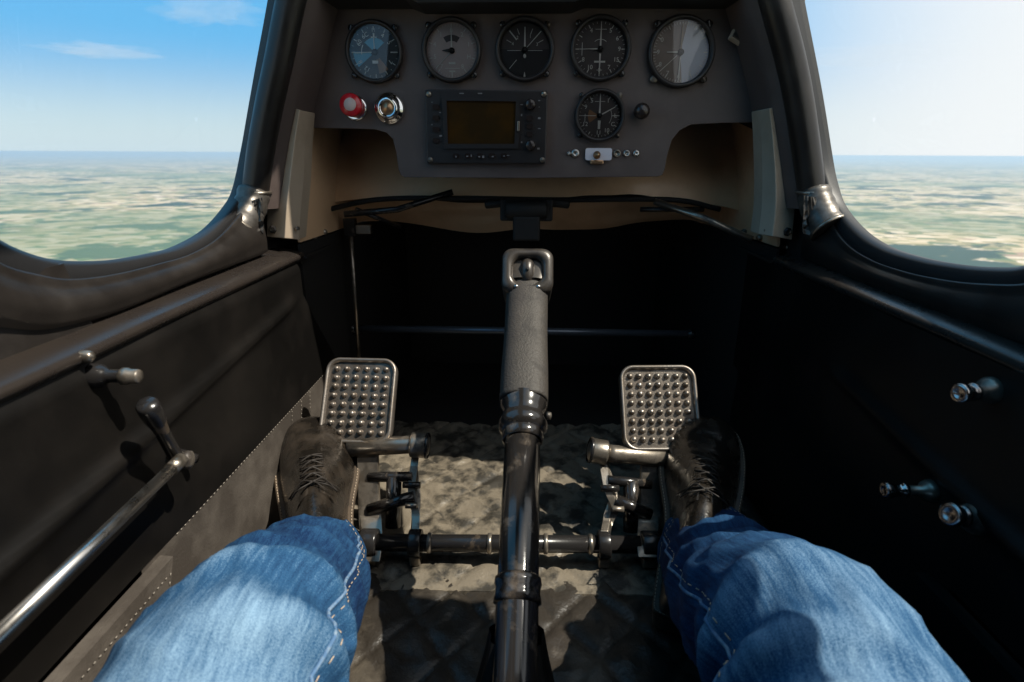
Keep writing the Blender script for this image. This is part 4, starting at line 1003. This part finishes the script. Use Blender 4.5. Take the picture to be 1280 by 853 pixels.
def trousers():
    mb = MB(); fades = []
    for s in (-1, 1):
        g_ = LEG[s]; N_ = 190
        hem = g_['ank'] + (g_['ank'] - g_['sh']).normalized() * .012
        pts = catmull([g_['hip'] + V((0, -.05, .01)), g_['hip'], g_['mid'], g_['kn0'], g_['knee'], g_['sh'], hem], N_)
        rx_k = [(0, .110), (.15, .094), (.38, .079), (.52, .074), (.58, .072), (.66, .070), (.80, .066), (.92, .062), (1, .0605)] if s < 0 else [(0, .110), (.15, .096), (.38, .083), (.52, .077), (.58, .075), (.66, .071), (.80, .066), (.92, .063), (1, .062)]
        def lerpk(K, t):
            for (a, x), (b, y) in zip(K, K[1:]):
                if t <= b: return x + (y - x) * (t - a) / (b - a)
            return K[-1][1]
        rows = []; n = 128
        up = V((0, 0, 1))
        for i in range(N_):
            t = i / (N_ - 1)
            tg = (pts[min(i + 3, N_ - 1)] - pts[max(i - 3, 0)]).normalized()
            r = lerpk(rx_k, t); ring_ = []
            a = tg.cross(V((0, 0, 1))).normalized(); b = a.cross(tg).normalized()
            for k_ in range(n):
                q = 2 * math.pi * k_ / n; ca, sa = math.cos(q), math.sin(q)
                dirv = a * ca + b * sa
                # folds: strong rings round shin, fan of creases behind the knee, soft on thigh
                w_sh = max(0, min(1, (t - .63) / .10)) * max(.12, min(1, (1 - t) / .10)); w_kn = math.exp(-((t - .64) / .055) ** 2); w_th = max(0, 1 - t / .5)
                ph = t * 95 + 2.6 * noise.noise(dirv * 1.2 + V((0, t * 7, s * 5))) + 1.5 * ca * s
                f = .0042 * w_sh * (math.sin(ph) * .55 + .8 * noise.noise(V((ca * 1.3, sa * 1.3, t * 34 + s * 4))))
                ins = max(0, -s * ca * .8 + .35)
                f += .0075 * w_kn * ins * math.sin(t * 120 + 1.2 * q + 1.8 * noise.noise(dirv + V((s, 0, 0))))
                f += .0022 * noise.noise(V((ca * 2, sa * 2, t * 11 + s * 9))) + .0018 * noise.noise(V((ca * 5, sa * 5, t * 30)))
                rg = 1 - abs(noise.noise(V((ca * 1.6 + t * 6, sa * 1.6, t * 26 + s * 3)))) * 2.2
                f += .0036 * max(0, rg) ** 2 * (w_sh * .8 + w_kn * .9) - .0015 * w_sh
                rg2 = 1 - abs(noise.noise(V((ca * 1.1 + 4, sa * 1.1 - t * 9, t * 13 + s * 7)))) * 2.5
                f += .0016 * max(0, rg2) ** 2 * (1 - w_sh)
                f += .003 * w_th * noise.noise(V((ca * 1.5, sa * 1.5, t * 9 + 3)))
                knee_b = .006 * math.exp(-((t - .585) / .06) ** 2) * max(0, sa)
                if t > .985: f += .0012
                # loose hem opens downward a little
                ring_.append(pts[i] + dirv * (r + f + knee_b))
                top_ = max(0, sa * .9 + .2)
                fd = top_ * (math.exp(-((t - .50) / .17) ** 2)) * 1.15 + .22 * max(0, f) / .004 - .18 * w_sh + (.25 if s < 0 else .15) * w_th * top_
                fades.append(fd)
            rows.append(ring_)
        # turn-in at the hem
        lastr = rows[-1]; c_ = sum(lastr, V()) / n
        rows.append([p.lerp(c_, .035) + tg * .0015 for p in lastr]); fades += fades[-n:]
        rows.append([p.lerp(c_, .06) - tg * .03 for p in lastr]); fades += fades[-n:]
        mb.grid(rows, True, True)
        LEG[s]['rows'] = rows
    # hips
    hp = []; m0 = len(mb.v)
    for i, (y, z, rx, rz) in enumerate(((-.16, -.43, .19, .10), (-.22, -.43, .205, .115), (-.29, -.40, .20, .12), (-.33, -.34, .175, .11), (-.34, -.29, .165, .10))):
        hp.append([V((math.cos(q) * rx, y + (-.04 * math.sin(q) if i > 2 else 0), z + math.sin(q) * rz * (1 if i < 3 else .8))) for q in [2 * math.pi * k_ / 48 for k_ in range(48)]])
    mb.grid(hp, True, True, True); fades += [0.2] * (48 * 5)
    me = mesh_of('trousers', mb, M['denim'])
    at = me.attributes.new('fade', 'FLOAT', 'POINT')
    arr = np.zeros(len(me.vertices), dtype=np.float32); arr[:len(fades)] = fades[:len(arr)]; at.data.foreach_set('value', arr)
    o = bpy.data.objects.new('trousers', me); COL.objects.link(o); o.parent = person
    return o
tr = trousers()
# seams and hem stitching
for s in (-1, 1):
    rows = LEG[s]['rows']; st = MB(); n = 128
    def srow(i, q): return rows[i][int(q) % n]
    def nrm(i, k_):
        c_ = sum(rows[i], V()) / n; return (rows[i][k_ % n] - c_).normalized()
    for i_ in (183, 186):
        for k_ in range(0, n, 2):
            a = rows[i_][k_] + nrm(i_, k_) * .0002; b = rows[i_][(k_ + 1) % n] + nrm(i_, k_ + 1) * .0002; st.tube([a, a.lerp(b, .85)], .0004, 5)
    kin = 128 // 2 - 8 if s > 0 else 8   # inner seam position
    kin = (n // 2 - 8) if s > 0 else 7
    # a = tg x up points to +x ; inner side of left leg is +x (q=0)
    for off in (0,):
        for i_ in range(20, 186, 1):
            if i_ % 2: continue
            a = rows[i_][(kin + off) % n] + nrm(i_, kin + off) * .0007; b = rows[i_ + 1][(kin + off) % n] + nrm(i_ + 1, kin + off) * .0007; st.tube([a, a.lerp(b, .8)], .00045, 5)
    o = obj('stitching', st, M['thread'], tr, kind='stuff')
    # raised inner seam
    sm_ = MB(); sm_.tube([rows[i_][(kin + 2) % n] + nrm(i_, kin + 2) * .0003 for i_ in range(20, 187, 2)], .0016, 6); 
    obj('side_seam', sm_, M['denimseam'] if 'denimseam' in M else M.setdefault('denimseam', mat('denim_seam', (.07, .15, .28), .85, col2=(.22, .30, .38), nscale=120, bump=.4, bscale=700)), tr)

def shoe(s, heel, pitch, yaw_, label, rollx=0):
    e = empty('shoe', heel, None, None); e.parent = person
    Rm = Matrix.Rotation(rad(yaw_), 3, 'Z') @ Matrix.Rotation(rad(pitch), 3, 'X') @ Matrix.Rotation(rad(rollx), 3, 'Y')
    e.matrix_basis = Matrix.Translation(heel) @ Rm.to_4x4()
    e['label'] = label
    S = [(-.004, 0, .020, .045), (.002, 0, .030, .070), (.02, 0, .0345, .088), (.05, 0, .0355, .096), (.085, 0, .0350, .098), (.110, .000, .0350, .094), (.135, .001, .0370, .087), (.160, .003, .0410, .078), (.185, .005, .0460, .069), (.205, .006, .0490, .063), (.225, .006, .0500, .060), (.245, .005, .0485, .058), (.262, .003, .0445, .055), (.276, .001, .0370, .048), (.286, -.001, .0270, .038), (.2915, -.002, .0150, .028), (.293, -.002, .004, .020)]
    def interp(y):
        for A_, B_ in zip(S, S[1:]):
            if y <= B_[0]:
                t = (y - A_[0]) / (B_[0] - A_[0]); return [A_[i] + (B_[i] - A_[i]) * t for i in range(4)]
        return list(S[-1])
    base_c = catmull([V((a[1], a[0], a[3])) for a in S], 70); wid = catmull([V((a[2], a[0], 0)) for a in S], 70)
    rows = []; n = 56
    for i in range(70):
        cx_, y, zt_ = base_c[i]; hw = max(wid[i].x, .003); row = []
        for k_ in range(n):
            q = 2 * math.pi * k_ / n; ca, sa = math.cos(q), math.sin(q)
            px_ = math.copysign(abs(ca) ** .80, ca) * hw; h = zt_ - .010
            narrow = 1 - (.34 * max(0, sa) if y < .16 else .34 * max(0, sa) * max(0, 1 - (y - .16) / .08)) * 1
            pz = .010 + (h * (abs(sa) ** .95) if sa > 0 else -abs(sa) * .006)
            # creases at the ball
            cr = -.0032 * math.exp(-((math.sin((y - .185 + .012 * ca) * 240)) ** 2) * 2) * math.exp(-((y - .178) / .028) ** 2) * max(0, sa)
            cr += .0010 * noise.noise(V((px_ * 60, y * 60, pz * 60 + s * 3)))
            # toe cap seam
            cr += -.0016 * math.exp(-(((y - .232 + 1.2 * px_ * px_ / .05) / .0022) ** 2)) * max(0, sa)
            lx = s * .0  # symmetrical enough
            row.append(V((cx_ * -s + px_ * narrow, y, pz + cr)))
        rows.append(row)
    mb = MB(); mb.grid(rows, True, True, True); local('upper', mb, e, mat=M['shoe'])
    # sole with welt
    out = []
    for i in range(70):
        hw = max(wid[i].x, .003) + .0055; out.append((base_c[i].x * -s + hw, base_c[i].y + (.004 if i > 60 else 0)))
    out2 = [(base_c[i].x * -s - max(wid[i].x, .003) - .0055, base_c[i].y + (.004 if i > 60 else 0)) for i in range(69, -1, -1)]
    ol = out + out2
    mb = MB(); c2 = (0, .15)
    def sring(z, sc): return [V((x * sc, c2[1] + (y - c2[1]) * (1 + (sc - 1) * .4), z)) for x, y in ol]
    mb.grid([sring(.0145, .97), sring(.0145, 1.0), sring(.0125, 1.015), sring(.010, 1.0), sring(.0085, 1.0), sring(.006, 1.01), sring(-.001, .99)], True, True, True); local('sole', mb, e, mat=M['sole'])
    mb = MB(); hl = [(x, y) for x, y in ol if y < .075]; mb.prism([V((x, y, -.001)) for x, y in hl], (0, 0, -.020)); local('heel', mb, e, mat=M['sole'])
    # welt stitches
    stt = MB()
    for i in range(0, len(ol) - 1, 1):
        a, b = V((*[ol[i][0] * .965], ol[i][1], .0152)), V((ol[i + 1][0] * .965, ol[i + 1][1], .0152)); stt.tube([a, a.lerp(b, .6)], .0005, 4)
    local('welt_stitching', stt, e, mat=M['thread'])
    # facings and laces over the instep
    def surf(x, y):
        i = min(range(70), key=lambda j: abs(base_c[j].y - y)); row = rows[i]
        tp = [p for p in row if p.z > .03]; 
        if not tp: tp = row
        return min(tp, key=lambda p: abs(p.x - x)).z
    mb = MB()
    for sd_ in (-1, 1):
        pr = [[V((x_ * sd_ , y_, surf(x_ * sd_, y_) + .0016)) for x_ in (.006, .012, .018, .022)] for y_ in [.095 + .01 * j for j in range(9)]]
        mb.grid(pr, True); mb.grid([[p for p in r_[:1]] + [r_[0] - V((0, 0, .003))] for r_ in pr], True)
    local('lace_facing', mb, e, mat=M['shoe'])
    la = MB()
    for j in range(5):
        y_ = .105 + .016 * j
        for sd_ in (-1, 1):
            p = [V((-.014 * sd_, y_, surf(-.014 * sd_, y_) + .0030)), V((0, y_ + .005, surf(0, y_ + .005) + .0052)), V((.014 * sd_, y_ + .011, surf(.014 * sd_, y_ + .011) + .0030))]
            la.tube(catmull(p, 8), .0010, 6)
    for sd_ in (-1, 1):
        la.tube(catmull([V((0, .108, surf(0, .108) + .006)), V((.016 * sd_, .100, surf(.012 * sd_, .1) + .012)), V((.026 * sd_, .110, surf(.02 * sd_, .11) + .004)), V((.012 * sd_, .116, surf(.01 * sd_, .116) + .006)), V((0, .108, surf(0, .108) + .006))], 24), .0009, 6)
        la.tube(catmull([V((0, .108, surf(0, .108) + .006)), V((.018 * sd_, .122, surf(.018 * sd_, .12) + .003)), V((.030 * sd_, .135, surf(.03 * sd_, .135) + .002))], 12), .0012, 6)
    local('lace', la, e, mat=M['lace'])
    return e
shoe(-1, V((-.216, .500, FZ + .030)), 18, 22, 'left shoe, sunlit scuffed black leather')
shoe(1, V((.184, .500, FZ + .030)), 21, -19, 'right shoe, mostly in shade')

# ------------------------------------------------------------------ unseen plates above and behind the camera, added and shaped to throw shade
e = empty('shade_roof', (0, .8, .4), 'unseen forward roof plate and sides shaped to shade the instrument panel', 'shade roof')
mb = MB(); mb.prism([(-.26, .698, .455), (.30, .698, .455), (.30, 1.2, .40), (-.26, 1.2, .40)], (0, 0, .008)); obj('shade_plate', mb, M['dark'], e, bevel=.002)  # unseen plate, its front edge set to keep the panel in shade
mb = MB()
for P in (LP, RP):
    c = catmull([V((P[0].x, .79, -.15))] + [V((p.x, .79, p.z)) for p in P] + [V((P[-1].x * .7, .79, .40)), V((P[-1].x * .5, .79, .452))], 40)
    mb.grid([c, [V((p.x, 1.3, p.z)) for p in c]])
obj('shade_side', mb, M['dark'], e)
e = empty('light_blocker', (.395, .3, -.02), 'added out-of-frame plate blocking sun from the right thigh, stick and floor', 'light blocker')
mb = MB(); mb.prism([V((.392, y, z)) for y, z in ((.17, .075), (.31, .075), (.365, .095), (.425, .15), (.40, .30), (.28, .26), (.17, .2))], (.006, 0, 0)); obj('blocker_plate', mb, M['sock'], e)  # added plate, outlined to cast the shade on thigh, stick and floor
mb = MB(); mb.tube([V((.395, .18, .27)), V((.395, .44, .31))], .004, 8); obj('blocker_rod', mb, M['worn'], e)

e = empty('shade_roof', (-.1, .1, .45), 'unseen roof and rear side plates added to darken the cockpit shadows', 'shade roof')
mb = MB(); mb.prism([(-.30, -.63, .46), (.34, -.63, .46), (.34, -.06, .46), (-.02, -.06, .46), (-.02, .697, .46), (-.27, .697, .46)], (0, 0, .008)); obj('shade_plate', mb, M['dark'], e)  # added plate that cuts sky fill while leaving a sun opening
mb = MB(); mb.prism([(-.385, -.63, -.14), (-.385, .20, -.14), (-.30, .20, .46), (-.30, -.63, .46)], (-.006, 0, 0)); obj('shade_side', mb, M['dark'], e)
mb = MB(); mb.prism([(.405, -.63, -.14), (.405, .09, -.14), (.34, .09, .46), (.34, -.63, .46)], (.006, 0, 0)); obj('shade_side', mb, M['dark'], e)

rs_ = MB()
rs_.prism([(-.352, -.63, -.150), (-.352, .44, -.150), (-.368, .44, -.085), (-.368, -.63, -.085)], (-.030, 0, 0))
rs_.prism([(.380, -.63, -.150), (.380, .40, -.150), (.392, .40, -.100), (.392, -.63, -.100)], (.030, 0, 0))
obj('rear_side_wall', rs_, M['mould'], kind='structure', label='dark window ledge continuing behind the seat on both sides')
